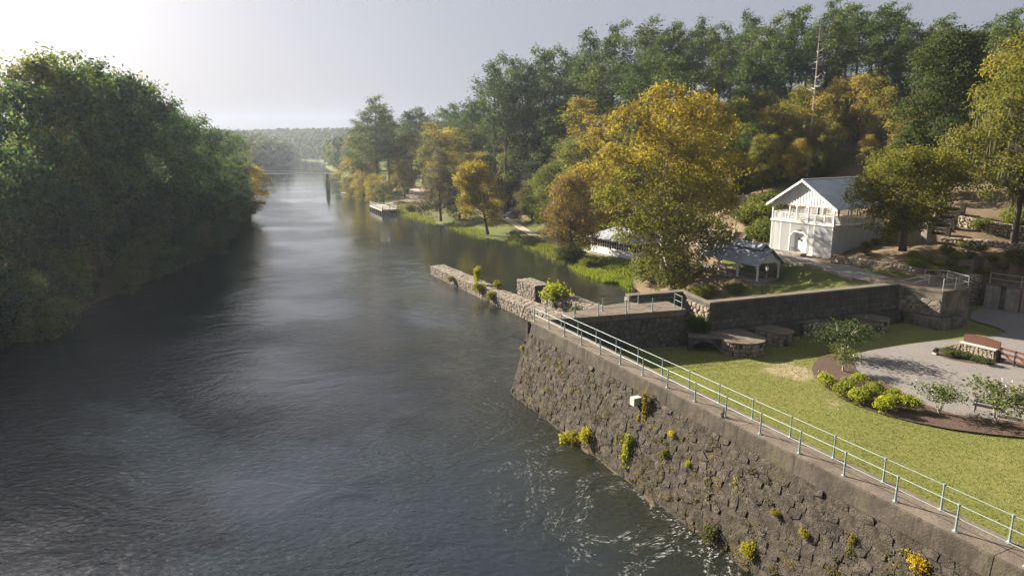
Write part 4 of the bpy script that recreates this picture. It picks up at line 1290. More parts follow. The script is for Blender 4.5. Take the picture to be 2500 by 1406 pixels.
# ------------------------------------------------------------------ two storey white pavilion
def white_pavilion():
    root = empty('white_pavilion', (38.7, 82.0, 6.15), math.atan2(0.51, 0.86), 'two storey white pavilion with lattice base, railed upper deck and metal roof', 'pavilion')
    Wd, D, Zd, Ze, Zr = 8.8, 10.5, 3.95, 6.3, 9.15
    def part(b, n, m, p=root, kind=None, smooth=False):
        o = b.build(n, M[m], p)
        if kind: o['kind'] = kind
        return o
    # concrete apron
    part(MB().box((-0.5, 4.65, -.05), (1.2, 2.6, .3)), 'doorstep', 'conc_pale')
    # dark lower storey behind lattice
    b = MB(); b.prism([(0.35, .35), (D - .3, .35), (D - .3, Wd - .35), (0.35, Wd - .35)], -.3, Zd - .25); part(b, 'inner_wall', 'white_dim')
    b = MB()
    for y in (0.0, 2.5, 3.35, 5.95, 7.4, Wd):
        b.box((0.0, y, Zd / 2 - .1), (0.14, 0.14, Zd - .1))
    part(b, 'frame', 'white')
    yo0, yo1, zo = 3.45, 5.85, 2.55
    def lattice(name, x_of, y0, y1, z0, z1, hole=None):
        b = MB()
        sp, wd = 0.26, 0.085
        def P(s, z, o): return x_of(s, o) + (z,)
        for sg in (1, -1):
            c = y0 - (z1 - z0)
            while c < y1 + (z1 - z0):
                # strip s = c + sg*(z - z0)
                n = 24
                seg = []
                for k in range(n + 1):
                    z = z0 + (z1 - z0) * k / n
                    s = c + (z - z0) if sg > 0 else c + (z1 - z)
                    ok = y0 <= s <= y1 and not (hole and hole(s, z))
                    if ok: seg.append((s, z))
                    if (not ok or k == n):
                        if len(seg) > 1:
                            (s0, a0), (s1, a1) = seg[0], seg[-1]
                            o = 0.03 * sg
                            h = wd / 2
                            pts = [P(s0 - h, a0, o), P(s0 + h, a0, o), P(s1 + h, a1, o), P(s1 - h, a1, o)]
                            b.face(pts); b.face([P(s0 - h, a0, o + .025), P(s0 + h, a0, o + .025), P(s1 + h, a1, o + .025), P(s1 - h, a1, o + .025)][::-1])
                        seg = []
                c += sp
        o = b.build(name, M['white'], root); o['kind'] = 'stuff'
    def hole(s, z):
        if z > zo: return False
        c = 0.55
        if z > zo - c: e = c - (zo - z)
        else: e = 0
        return yo0 + e < s < yo1 - e
    lattice('front_lattice', lambda s, o: (-0.02 - o, s), 0, Wd, 0.0, Zd - .2, hole)
    lattice('side_lattice', lambda s, o: (s, -0.02 - o), 0, D, 0.0, Zd - .2)
    lattice('rear_side_lattice', lambda s, o: (s, Wd + 0.02 + o), 0, D, 0.0, Zd - .2)
    # entrance: chamfered opening frame, recess with bench, meter boxes and door
    b = MB()
    op = [(yo0, 0), (yo0, zo - .55), (yo0 + .55, zo), (yo1 - .55, zo), (yo1, zo - .55), (yo1, 0)]
    for (y0, z0), (y1, z1) in zip(op[:-1], op[1:]):
        d = Vector((0, y1 - y0, z1 - z0)).normalized(); n = Vector((0, -d.z, d.y)) * .14
        b.extrude([(-.09, y0, z0), (-.09, y1, z1), (-.09, y1 + n.y, z1 + n.z), (-.09, y0 + n.y, z0 + n.z)], (0.16, 0, 0))
    part(b, 'door_frame', 'white')
    b = MB()
    b.prism([(0.34, yo0 - .05), (0.30, yo0 - .05), (0.30, yo1 + .05), (0.34, yo1 + .05)], 0, zo + .1)
    part(b, 'recess_wall', 'white')
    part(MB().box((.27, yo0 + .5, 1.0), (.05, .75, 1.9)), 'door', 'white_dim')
    for y, z in ((4.75, 1.75), (4.35, 1.55)): part(MB().box((.25, y, z), (.1, .16, .26)), 'meter_box', 'iron')
    part(MB().box((.2, 5.25, .45), (.28, .8, .08)), 'bench', 'wood_brown')
    part(MB().box((-0.12, 4.65, zo + .35), (.06, .5, .2)), 'sign_plate', 'conc_pale')
    # upper deck
    b = MB(); b.prism([(-.18, -.18), (D, -.18), (D, Wd + .18), (-.18, Wd + .18)], Zd - .2, Zd); part(b, 'deck', 'white')
    part(MB().box((D / 2, Wd / 2, Zd + .012), (D - .6, Wd - .6, .02)), 'deck_floor', 'deck')
    ys = (0.0, 3.55, 5.2, Wd)
    for y in ys: part(MB().box((0, y, (Zd + Ze) / 2 + .1), (.16, .16, Ze - Zd + .2)), 'post', 'white')
    for x in (3.4, 6.9, D - .1):
        for y in (0, Wd): part(MB().box((x, y, (Zd + Ze) / 2), (.16, .16, Ze - Zd)), 'post', 'white')
    for y in (2.9, 5.8): part(MB().box((5.2, y, (Zd + Ze) / 2), (.16, .16, Ze - Zd)), 'post', 'wood_grey')
    # railings with balusters
    def rail(p, q, nm):
        p, q = Vector(p), Vector(q)
        L = (q - p).length; d = (q - p) / L
        rz = math.atan2(d.y, d.x)
        r = MB()
        for z in (Zd + .12, Zd + 1.0): 
            c = (p + q) / 2; r.box((c.x, c.y, z), (L, .06, .07), rz)
        fr = part(r, 'railing', 'white')
        n = int(L / .16)
        bb = MB()
        for k in range(1, n):
            c = p + d * (L * k / n); bb.box((c.x, c.y, Zd + .56), (.035, .035, .85), rz)
        o = bb.build('balusters', M['white'], fr); o['kind'] = 'stuff'
        m = max(1, round(L / 1.25))
        for k in range(1, m):
            c = p + d * (L * k / m)
            MB().box((c.x, c.y, Zd + .55), (.1, .1, 1.05), rz).build('rail_post', M['white'], fr)
    rail((0, 0, 0), (0, Wd, 0), 'front'); rail((0, 0, 0), (D, 0, 0), 's'); rail((0, Wd, 0), (D, Wd, 0), 's'); rail((D, 0, 0), (D, Wd, 0), 'b')
    # gable of vertical boards with arched lower edge
    slope = (Zr - Ze) / (Wd / 2)
    def low(y):
        e = Ze - .38
        best = 0
        for (a, c) in zip(ys[:-1], ys[1:]):
            if a <= y <= c:
                m = min(y - a, c - y)
                corner = (a == 0 and y - a < c - y) or (c == Wd and c - y < y - a)
                k = max(0.0, 1 - m / (.8 if corner else .4))
                return e - (0.85 if corner else .3) * k ** 2
        return e
    n = 44
    for k in range(n):
        y0, y1 = Wd * k / n + .008, Wd * (k + 1) / n - .008
        t0, t1 = Zr - abs(y0 - Wd / 2) * slope - .1, Zr - abs(y1 - Wd / 2) * slope - .1
        pr = 0.0 if k % 2 else 0.03
        b = MB(); b.extrude([(-.05 - pr, y0, low(y0)), (-.05 - pr, y1, low(y1)), (-.05 - pr, y1, t1), (-.05 - pr, y0, t0)], (.08 + pr, 0, 0), .4 + .2 * (k % 3))
        b.build('gable_board', M['white'], root)
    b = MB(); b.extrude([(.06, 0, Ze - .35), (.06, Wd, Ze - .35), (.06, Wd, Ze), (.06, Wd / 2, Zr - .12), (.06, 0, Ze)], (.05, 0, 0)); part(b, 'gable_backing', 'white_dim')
    for y in (0.02, Wd - .02):
        for x0, x1 in ((0, 3.4), (3.4, 6.9), (6.9, D - .1)):
            m = (x1 - x0)
            pts = [(x0, y, Ze - .05), (x0, y, Ze - 1.0)]
            for k in range(6): 
                w = k / 5
                pts.append((x0 + .9 * w, y, Ze - 1.0 + .62 * w ** .6))
            pts += [(x1 - .9, y, Ze - .38)]
            for k in range(1, 6):
                w = 1 - k / 5
                pts.append((x1 - .9 * w, y, Ze - 1.0 + .62 * w ** .6))
            pts += [(x1, y, Ze - .05)]
            b = MB(); b.extrude(pts, (0, .07 if y < 1 else -.07, 0)); part(b, 'arched_valance', 'white')
    # roof
    ov, fo = .75, .6
    for s in (-1, 1):
        ye = Wd / 2 + s * (Wd / 2 + ov); ze = Zr - (Wd / 2 + ov) * slope
        b = MB()
        b.extrude([(-fo, Wd / 2, Zr), (D + .4, Wd / 2, Zr), (D + .4, ye, ze), (-fo, ye, ze)], (0, 0, .07))
        pn = part(b, 'roof_panel', 'roof_metal')
        x = -fo + .06
        while x < D + .4:
            bb = MB(); bb.extrude([(x - .03, Wd / 2, Zr + .072), (x + .03, Wd / 2, Zr + .072), (x + .03, ye, ze + .072), (x - .03, ye, ze + .072)], (0, 0, .055))
            bb.build('roof_seam', M['roof_metal'], pn)
            x += .46
        # scalloped barge board
        b = MB()
        N_ = 15
        a = Vector((-fo - .02, Wd / 2, Zr + .06)); c = Vector((-fo - .02, ye, ze + .06))
        top = [a, c]
        lowp = []
        for k in range(N_ * 4 + 1):
            p = c.lerp(a, k / (N_ * 4))
            lowp.append(p - Vector((0, 0, .2 + .13 * abs(math.sin(math.pi * k / 4)))))
        b.extrude(top + lowp, (.05, 0, 0)); part(b, 'barge_board', 'white')
    part(MB().box((D / 2 - .1, Wd / 2, Zr + .1), (D + 1.0, .3, .06)), 'roof_ridge', 'roof_metal')
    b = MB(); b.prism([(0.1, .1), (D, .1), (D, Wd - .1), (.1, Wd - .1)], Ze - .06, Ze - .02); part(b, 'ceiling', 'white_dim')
white_pavilion()

# ------------------------------------------------------------------ open picnic shelter
def picnic_table(loc, rz, label, parentless=True):
    root = empty('picnic_table', loc, rz, label, 'picnic table', 'picnic tables under the shelter')
    for k in range(4): MB().box((-.27 + .18 * k, 0, .74), (.165, 1.8, .045), 0, k / 4).build('table_board', M['wood_grey'], root)
    for s in (-1, 1): MB().box((.62 * s, 0, .44), (.26, 1.8, .045)).build('bench_board', M['wood_grey'], root)
    for y in (-.6, .6):
        b = MB(); b.box((0, y, .42), (1.3, .07, .08)); b.tube((-.55, y, 0), (-.2, y, .72), .045); b.tube((.55, y, 0), (.2, y, .72), .045)
        b.build('leg_frame', M['wood_grey'], root)

SHELTER = Vector((28.7, 78.4, 3.95))
def shelter():
    rz = math.atan2(0.43, 0.90)
    root = empty('picnic_shelter', SHELTER, rz, 'open white picnic shelter with a dark shingled roof and raised ridge vent', 'shelter')
    Wd, L, Ze, Zr = 3.3, 9.6, 2.15, 3.55
    MB().box((Wd / 2, L / 2, -.15), (Wd + 1.2, L + 1.0, .36)).build('floor_slab', M['conc_pale'], root)
    for x in (0, Wd):
        for y in (0, 3.2, 6.4, L):
            MB().box((x, y, Ze / 2), (.17, .17, Ze)).build('post', M['white'], root)
            # curved knee braces
            for s in (-1, 1):
                if (y == 0 and s < 0) or (y == L and s > 0): continue
                pts = [(x, y + s * .05, Ze), (x, y + s * .05, Ze - 1.25)]
                for k in range(1, 7):
                    w = k / 6
                    pts.append((x, y + s * (.05 + 1.15 * w ** 1.6), Ze - 1.25 + 1.25 * w ** .75))
                MB().extrude([(p[0] - .025, p[1], p[2]) for p in pts], (.05, 0, 0)).build('knee_brace', M['white'], root)
    for y in (0, L):
        for x, s in ((0, 1), (Wd, -1)):
            pts = [(x + s * .05, y, Ze), (x + s * .05, y, Ze - .6)] + [(x + s * (.05 + .6 * (k / 5) ** 1.4), y, Ze - .6 + .6 * (k / 5) ** .8) for k in range(1, 6)]
            MB().extrude([(p[0], p[1] - .025, p[2]) for p in pts], (0, .05, 0)).build('knee_brace', M['white'], root)
        n = 12
        for k in range(n):
            x0, x1 = Wd * k / n + .004, Wd * (k + 1) / n - .004
            sl = (Zr - Ze) / (Wd / 2)
            t0, t1 = Zr - abs(x0 - Wd / 2) * sl - .05, Zr - abs(x1 - Wd / 2) * sl - .05
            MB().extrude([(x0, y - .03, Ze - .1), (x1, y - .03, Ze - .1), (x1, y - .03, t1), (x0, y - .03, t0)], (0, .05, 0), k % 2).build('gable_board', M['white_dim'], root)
    for x in (0, Wd): MB().box((x, L / 2, Ze + .03), (.12, L, .18)).build('eave_beam', M['white'], root)
    sl = (Zr - Ze) / (Wd / 2)
    ov = .55
    for s in (-1, 1):
        xe = Wd / 2 + s * (Wd / 2 + ov); ze = Zr - (Wd / 2 + ov) * sl + .12
        pn = MB().extrude([(Wd / 2, -.5, Zr + .12), (Wd / 2, L + .5, Zr + .12), (xe, L + .5, ze), (xe, -.5, ze)], (0, 0, .07)).build('roof_slope', M['roof_shingle'], root)
        rows = 9
        rng = random.Random(s + 5)
        bb = MB()
        for r in range(rows):
            f0, f1 = r / rows, (r + 1.08) / rows
            x0, x1 = Wd / 2 + (xe - Wd / 2) * f0, Wd / 2 + (xe - Wd / 2) * f1
            z0, z1 = Zr + .12 + (ze - Zr - .12) * f0, Zr + .12 + (ze - Zr - .12) * f1
            y = -.5
            while y < L + .5:
                y1 = min(L + .5, y + rng.uniform(.75, 1.05))
                lift = rng.uniform(0, .006)
                bb.extrude([(x0, y + .006, z0 + .073), (x0, y1 - .006, z0 + .073), (x1, y1 - .006, z1 + .092 + lift), (x1, y + .006, z1 + .092 + lift)], (0, 0, .012), rng.random())
                y = y1
        o = bb.build('shingles', M['roof_shingle'], pn); o['kind'] = 'stuff'
        # raised ridge vent
        xv = Wd / 2 + s * .75
        MB().extrude([(Wd / 2, .5, Zr + .62), (Wd / 2, 5.0, Zr + .62), (xv, 5.0, Zr + .62 - .75 * sl), (xv, .5, Zr + .62 - .75 * sl)], (0, 0, .06)).build('vent_roof', M['roof_shingle'], root)
        MB().box((Wd / 2 + s * .55, 2.75, Zr + .02), (.05, 4.3, .36)).build('vent_louvre', M['dark'], root)
    for y, c in ((1.6, 0), (4.8, 1), (8.0, 2)):
        p = root.matrix_basis if False else None
        w = Vector((Wd / 2 * math.cos(rz) - y * math.sin(rz), Wd / 2 * math.sin(rz) + y * math.cos(rz), .03))
        picnic_table(SHELTER + w, rz, ('wooden picnic table at the lamp end of the open shelter', 'wooden picnic table in the middle of the open shelter', 'wooden picnic table at the tree end of the open shelter')[c])
shelter()
# dark low rail in front of the shelter
def yard_fence():
    px = [(1700, 662), (1740, 668), (1775, 680), (1810, 694), (1838, 706), (1860, 716)]
    P = [Vector((p.x, p.y, p.z)) for p in (G(*q, lo=66) for q in px)]
    railing(P, 'low dark pipe railing on the bare ground below the picnic shelter', None, h=1.0, mat='iron', flare=False, post_r=.035, rail_r=.025)
yard_fence()

# ------------------------------------------------------------------ screened river building
def screen_house():
    rz = math.atan2(0.547, 0.837)
    root = empty('screened_house', (19.4, 107.6, 1.25), rz, 'low white screened building half hidden behind the big yellow tree', 'building')
    L, D, Z = 10.6, 6.0, 2.7
    MB().box((D / 2, L / 2, -.2), (D, L, .8)).build('foundation', M['conc_face'], root)
    n = 18
    for k in range(n):
        MB().box((0, L * (k + .5) / n, .75), (.1, L / n - .02, 1.1), 0, k % 3 / 3).build('wall_panel', M['white'], root)
    for k in range(10): MB().box((D * (k + .5) / 10, 0, .75), (D / 10 - .02, .1, 1.1), 0, k % 3 / 3).build('wall_panel', M['white'], root)
    for k in range(n + 1): MB().box((0, L * k / n, 2.0), (.07, .06, 1.4)).build('screen_post', M['white'], root)
    for k in range(1, 10): MB().box((D * k / 10, 0, 2.0), (.06, .07, 1.4)).build('screen_post', M['white'], root)
    for z in (1.32, 1.9): MB().box((0, L / 2, z), (.09, L, .08)).build('screen_rail', M['white'], root)
    MB().box((D / 2 + .05, L / 2, 2.0), (D - .25, L - .25, 1.38)).build('screen', M['dark'], root)
    # hipped roof
    o = .6
    c = [(-o, -o), (D + o, -o), (D + o, L + o), (-o, L + o)]
    r0, r1 = (D / 2, D / 2 - .4, Z + 1.75), (D / 2, L - D / 2 + .4, Z + 1.75)
    cc = [(p[0], p[1], Z) for p in c]
    for f in ([cc[0], cc[1], r0], [cc[1], cc[2], r1, r0], [cc[2], cc[3], r1], [cc[3], cc[0], r0, r1]):
        b = MB(); b.extrude(f, (0, 0, .09)); b.build('roof_slope', M['roof_shingle'], root)
    MB().box((D / 2, L / 2, Z - .04), (D + 1.1, L + 1.1, .08)).build('soffit', M['white'], root)
screen_house()

# ------------------------------------------------------------------ lamps, signs and fences
def lamp(loc, h, label):
    root = empty('street_lamp', loc, 0, label, 'street lamp', 'black park lamps with white lanterns')
    b = MB(); b.tube((0, 0, 0), (0, 0, .5), .11, .08, 8).tube((0, 0, .5), (0, 0, h - .62), .055, .045, 8); b.build('pole', M['iron'], root)
    b = MB(); b.tube((0, 0, h - .62), (0, 0, h - .55), .09, .15, 8).tube((0, 0, h - .14), (0, 0, h - .04), .24, .06, 8).tube((0, 0, h - .04), (0, 0, h + .06), .03, .02, 6)
    for k in range(6):
        w = k * math.pi / 3
        b.tube((.15 * math.cos(w), .15 * math.sin(w), h - .56), (.22 * math.cos(w), .22 * math.sin(w), h - .14), .014, .014, 4)
    b.build('lantern_frame', M['iron'], root)
    MB().tube((0, 0, h - .55), (0, 0, h - .14), .125, .19, 8).build('lantern_glass', M['lamp_glass'], root)
q = WY(1868, 722, 71.0); lamp((q.x, q.y, hq(q.x, q.y)), max(3.2, WY(1868, 648, 71.0).z - hq(q.x, q.y)), 'tall black lamp standing between the picnic shelter and the dark basin wall')
q = Vector((31.9, 97.0, 0)); lamp((q.x, q.y, hq(q.x, q.y)), 4.1, 'black lamp beside the park steps near the white pavilion')

def rail_fence(pts, label, h=1.15, rails=(0.45, 0.95), mat='wood_grey', cat='fence', name='rail_fence'):
    root = empty(name, pts[0], 0, label, cat)
    for p in pts: MB().box((p.x, p.y, p.z + h / 2 - .15), (.14, .14, h + .3), .4).build('post', M[mat], root, root.location)
    for a, c in zip(pts[:-1], pts[1:]):
        for z in rails:
            MB().tube(a + Vector((0, 0, z)), c + Vector((0, 0, z)), .06, .05, 6, random.random()).build('rail', M[mat], root, root.location)
    return root
def onground(l): return [Vector((x, y, hq(x, y))) for x, y in l]
rail_fence(onground([(38.2, 111.4), (40.6, 110.4), (43.0, 109.7), (45.6, 109.2), (48.4, 108.9)]), 'split rail fence along the terrace edge behind the white pavilion')

def sign_wall():
    p = W(2424, 886, LAWN_Z); q = W(2343, 866, LAWN_Z)
    d = (p - q).normalized(); n = Vector((-d.y, d.x, 0))
    if n.y < 0: n = -n
    root = empty('sign_base', (*((p + q) / 2)[:2], LAWN_Z), 0, 'cream rubble sign base topped by a blank rusty steel plate', 'sign')
    org = root.location
    L = (p - q).length
    zt = LAWN_Z + 1.0
    b = MB(); b.prism([q[:2], p[:2], (p + n * .7)[:2], (q + n * .7)[:2]], LAWN_Z - .2, zt - .03); b.build('core', M['mortar'], root, org)
    U = Vector((0, 0, 1))
    stone_face(q + U * .05, p + U * .05, p + U * .98, q + U * .98, .30, .2, root, org, M['cream_stone'], 501, limit=60, gap=.02, proud=(.0, .05))
    stone_face(p + U * .05, p + n * .7 + U * .05, p + n * .7 + U * .98, p + U * .98, .3, .2, root, org, M['cream_stone'], 502, limit=20, gap=.02, proud=(.0, .05))
    # sloping wing of stones
    e = q - d * 1.1
    b = MB(); b.extrude([q + U * -.2, e + U * -.2, e + U * .12, q + U * .98], n * .6); b.build('wing', M['mortar'], root, org)
    stone_face(e + U * .02, q + U * .02, q + U * .96, e + U * .14, .3, .2, root, org, M['cream_stone'], 503, limit=30, gap=.02, proud=(.02, .07))
    b = MB(); b.prism([(q - d * .1 - n * .12)[:2], (p + d * .1 - n * .12)[:2], (p + d * .1 + n * .8)[:2], (q - d * .1 + n * .8)[:2]], zt, zt + .1); b.build('cap_slab', M['pale_block'], root, org)
    pts = [q - d * .02 + n * .3 + U * 1.12, p + d * .08 + n * .3 + U * 1.12]
    m = 8
    top = [p.lerp(q, k / m) + n * .3 + U * (1.72 + .14 * math.sin(math.pi * k / m)) for k in range(m + 1)]
    top[0] = p + d * .08 + n * .3 + U * 1.72
    b = MB(); b.extrude(pts + top, n * .05); b.build('steel_plate', M['rust'], root, org)
    b = MB(); b.box((p + d * .16 + n * .3 + U * .85)[:], (.12, .12, 1.75), math.atan2(d.y, d.x)); b.build('steel_post', M['rust'], root, org)
    # rusty gate fence beyond
    P = [p + d * .3 + n * .3 + d * (1.05 * k) - n * (.12 * k) for k in range(5)]
    r = empty('rusty_fence', P[0], 0, 'rusty steel rail fence running out from the sign base', 'fence')
    for k, a in enumerate(P): MB().box((a.x, a.y, LAWN_Z + .62), (.08, .08, 1.35), .3).build('post', M['iron'], r, P[0])
    for z in (.35, .75, 1.15):
        for a, c in zip(P[:-1], P[1:]): MB().extrude([a + U * z, c + U * (z - .02), c + U * (z + .14), a + U * (z + .16)], n * .05).build('rail', M['rust'], r, P[0])
    for a, c in zip(P[:-1], P[1:]): MB().extrude([a + U * 1.0 - n * .06, a + U * 1.14 - n * .06, c + U * .4 - n * .06, c + U * .26 - n * .06], n * .05).build('brace', M['rust'], r, P[0])
sign_wall()

def floodlight():
    p = W(2283, 864, LAWN_Z + .1)
    root = empty('floodlight', p, R(30), 'small white and black ground floodlight at the tip of the mulch island', 'floodlight')
    MB().box((0, 0, .06), (.42, .34, .12)).build('base', M['pale_block'], root)
    MB().tube((-.15, 0, .26), (.17, 0, .34), .15, .19, 10).build('housing', M['iron'], root)
    MB().tube((.171, 0, .34), (.185, 0, .345), .16, .16, 10).build('lens', M['lamp_glass'], root)
floodlight()

def bench():
    p = W(2412, 1010, LAWN_Z + .08)
    root = empty('park_bench', p, R(-42), 'dark park bench on the gravel behind the white flowering shrubs', 'bench')
    for k in range(4): MB().box((0, -.18 + .12 * k, .45), (1.7, .09, .04)).build('seat_slat', M['iron'], root)
    for k in range(3): MB().box((0, .27 + .03 * k, .6 + .13 * k), (1.7, .035, .09)).build('back_slat', M['iron'], root)
    for x in (-.7, .7):
        b = MB(); b.tube((x, -.18, 0), (x, -.2, .45), .03).tube((x, .22, 0), (x, .34, .95), .03).tube((x, -.2, .43), (x, .25, .43), .03); b.build('leg', M['iron'], root)
bench()

def wall_block():
    # pale concrete block stuck out of the wall face below the coping
    p = wallp(14.6, 0.62, 4.62)
    root = empty('wall_block', p, math.atan2(WU.y, WU.x), 'small pale concrete block sticking out of the river wall face', 'concrete block')
    MB().box((0, 0, 0), (.42, .8, .5)).build('block', M['pale_block'], root)
wall_block()

# ------------------------------------------------------------------ river structures far off
def fishing_dock():
    A, B_ = Vector((-42.6, 205.0, 0)), Vector((-36.2, 190.4, 0))
    d = (B_ - A).normalized(); n = Vector((-d.y, d.x, 0))
    if n.x < 0: n = -n
    wd = 4.4; z = 1.35
    root = empty('fishing_dock', (A.x, A.y, 0), 0, 'wooden fishing dock on piles with railings at the river bank', 'dock')
    org = root.location
    L = (B_ - A).length
    for k in range(16):
        a = A + d * (L * k / 16)
        MB().prism([(a)[:2], (a + d * (L / 16 - .04))[:2], (a + d * (L / 16 - .04) + n * wd)[:2], (a + n * wd)[:2]], z - .08, z, k % 3 / 3).build('deck_board', M['deck'], root, org)
    MB().prism([(A - n * .06)[:2], (B_ - n * .06)[:2], (B_ + d * .06 + n * wd)[:2], (B_ + d * .06 + n * (wd - .12))[:2], (B_ - n * 0 + n * .06)[:2], (A + n * .06)[:2]], z - .42, z - .085).build('fascia', M['deck'], root, org)
    for k in range(7):
        for w in (.15, wd - .2):
            a = A + d * (L * k / 6) + n * w
            MB().tube((a.x, a.y, -1.5), (a.x, a.y, z - .1), .17, .17, 7).build('pile', M['iron'], root, org)
    path = [A + n * .1, B_ + n * .1, B_ + n * (wd - .1), A + d * (L * .5) + n * (wd - .1)]
    for p, q in zip(path[:-1], path[1:]):
        m = max(2, round((q - p).length / 1.9))
        for k in range(m + 1):
            a = p.lerp(q, k / m)
            MB().box((a.x, a.y, z + .55), (.11, .11, 1.1)).build('rail_post', M['deck'], root, org)
        for h in (.25, .5, .75, 1.1):
            MB().tube(p + Vector((0, 0, z + h)), q + Vector((0, 0, z + h)), .05, .05, 5).build('rail', M['deck'], root, org)
    P = [B_ + n * wd + d * -3 + n * (.3 + 2.4 * k) for k in range(5)]
    rail_fence([Vector((p.x, p.y, max(.4, hq(p.x, p.y)))) for p in P], 'dark rail fence leading from the fishing dock along the bank', rails=(.3, .65, 1.0), mat='wood_brown')
fishing_dock()

def float_dock():
    p = W(846, 471, 0.25)
    root = empty('swim_float', p, R(20), 'small flat floating platform moored off the bank', 'float')
    for k in range(5): MB().box((-1.6 + .8 * k, 0, 0), (.77, 3.2, .22), 0, k / 5).build('deck_plank', M['deck'], root)
    for s in (-1, 1): MB().box((0, s * 1.2, -.22), (3.8, .6, .25)).build('pontoon', M['iron'], root)
float_dock()

def bridge():
    root = empty('foot_bridge', (-76, 284, 0), 0, 'slender footbridge crossing the river on a single tall pier', 'bridge')
    org = root.location
    a, c = Vector((-124, 286, 6.75)), Vector((-58, 283, 6.75))
    MB().extrude([a + Vector((0, -.9, 0)), c + Vector((0, -.9, 0)), c + Vector((0, .9, 0)), a + Vector((0, .9, 0))], (0, 0, .28)).build('deck', M['steel'], root, org)
    for y in (-.85, .85):
        for h in (.75, 1.3):
            MB().tube(a + Vector((0, y, h)), c + Vector((0, y, h)), .05, .05, 4).build('rail', M['steel'], root, org)
        for k in range(27):
            p = a.lerp(c, k / 26) + Vector((0, y, .28))
            MB().box((p.x, p.y, p.z + .5), (.09, .09, 1.05)).build('rail_post', M['iron'], root, org)
    MB().box((-76, 284.4, 1.7), (1.25, 2.0, 5.4)).build('pier_base', M['conc_pale'], root, org)
    MB().box((-76, 284.4, 5.55), (.65, 1.4, 2.4)).build('pier_stem', M['conc_pale'], root, org)
    MB().box((-62.5, 283.6, 3.0), (1.0, 1.6, 7.0)).build('end_support', M['conc_dark'], root, org)
    MB().box((-112, 285.4, 3.0), (1.0, 1.6, 7.0)).build('end_support', M['conc_dark'], root, org)
bridge()

def white_pole():
    p = G(928, 487, 150)
    root = empty('gauge_post', p, 0, 'tall slim white post on the grass beside the fishing dock', 'post')
    MB().box((0, 0, 1.9), (.5, .12, 3.9)).build('board', M['white'], root)
    MB().box((0, .1, 1.9), (.15, .1, 4.2)).build('stake', M['wood_grey'], root)
white_pole()

def yellow_gate():
    p = G(1247, 492, 150); p.z = hq(p.x, p.y)
    root = empty('height_gate', p, R(-6), 'yellow steel barrier arm with braces across the wooded road', 'gate')
    MB().box((2.6, 0, 1.1), (.35, .35, 2.4)).build('post', M['yellow'], root)
    MB().box((-3.4, 0, 1.9), (.25, .25, .3)).build('arm_tip', M['yellow'], root)
    MB().box((-.4, 0, 2.1), (6.2, .16, .2)).build('arm', M['yellow'], root)
    MB().tube((2.6, 0, .9), (-1.6, 0, 2.05), .07).build('brace', M['yellow'], root)
    for x in (-1.6, 0, 1.3): MB().tube((x, 0, 2.0), (x, 0, 2.05 - (x + 1.6) * .27), .05).build('strut', M['yellow'], root)
yellow_gate()

def car(loc, rz, label, paint, kind='hatch'):
    root = empty('parked_car', loc, rz, label, 'car')
    # side profile with wheel arches, lofted across the width with tumblehome
    prof = [(-2.15, .35), (-2.2, .62), (-2.1, .86), (-1.2, .98), (-.55, 1.42), (.1, 1.5), (.9, 1.46), (1.6, 1.15), (2.05, 1.02), (2.15, .7), (2.12, .35)]
    rows = [(-.86, 0.0, .97), (-.90, 0, 1), (-.62, 1, 1), (.62, 1, 1), (.90, 0, 1), (.86, 0, .97)]
    b = MB()
    n = len(prof)
    xs = [(-.80, .9), (-.90, .5), (-.90, .0), (.90, .0), (.90, .5), (.80, .9)]
    vs = []
    for y in (-1, 1):
        for x, z in prof:
            w = .90 - max(0, z - .95) * .42
            vs.append((x, y * w, z))
    fs = [(i, (i + 1) % n, n + (i + 1) % n, n + i) for i in range(n)] + [tuple(range(n - 1, -1, -1)), tuple(range(n, 2 * n))]
    b.solid(vs, fs)
    b.build('body', paint, root)
    MB().extrude([(-1.12, -.70, 1.03), (-1.12, .70, 1.03), (-.62, .62, 1.40), (-.62, -.62, 1.40)], (-.05, 0, .04)).build('windscreen', M['glass'], root)
    MB().extrude([(.98, -.60, 1.42), (.98, .60, 1.42), (1.55, .68, 1.19), (1.55, -.68, 1.19)], (.05, 0, .05)).build('rear_window', M['glass'], root)
    for s in (-1, 1):
        MB().extrude([(-1.0, s * .885, 1.0), (1.45, s * .87, 1.1), (.85, s * .715, 1.38), (-.45, s * .715, 1.36)], (0, s * .02, 0)).build('side_window', M['glass'], root)
        MB().box((-2.12, s * .62, .72), (.16, .34, .16)).build('headlight', M['lamp_glass'], root)
        MB().box((2.1, s * .68, .84), (.1, .26, .18)).build('tail_light', M['rust'], root)
        for x in (-1.32, 1.32):
            w = MB().tube((x, s * .70, .32), (x, s * .92, .32), .32, .32, 14).build('wheel', M['rubber'], root)
            MB().tube((x, s * .905, .32), (x, s * .93, .32), .2, .18, 10).build('rim', M['steel'], w)
    MB().box((-2.17, 0, .5), (.08, 1.4, .2)).build('bumper', M['rubber'], root)
    return root
p = G(1246, 533, 120); car((p.x, p.y, hq(p.x, p.y) + .09), R(55), 'dark blue grey hatchback parked where the path meets the road', M['car_paint'])
p = G(973, 461, 150); car((p.x, p.y, hq(p.x, p.y) + .09), R(70), 'tan car parked on the sandy road behind the fishing dock', M['car_tan'])
p = G(990, 466, 150); car((p.x, p.y, hq(p.x, p.y) + .09), R(75), 'dark car parked in the shade at the edge of the sandy road', M['car_paint'])

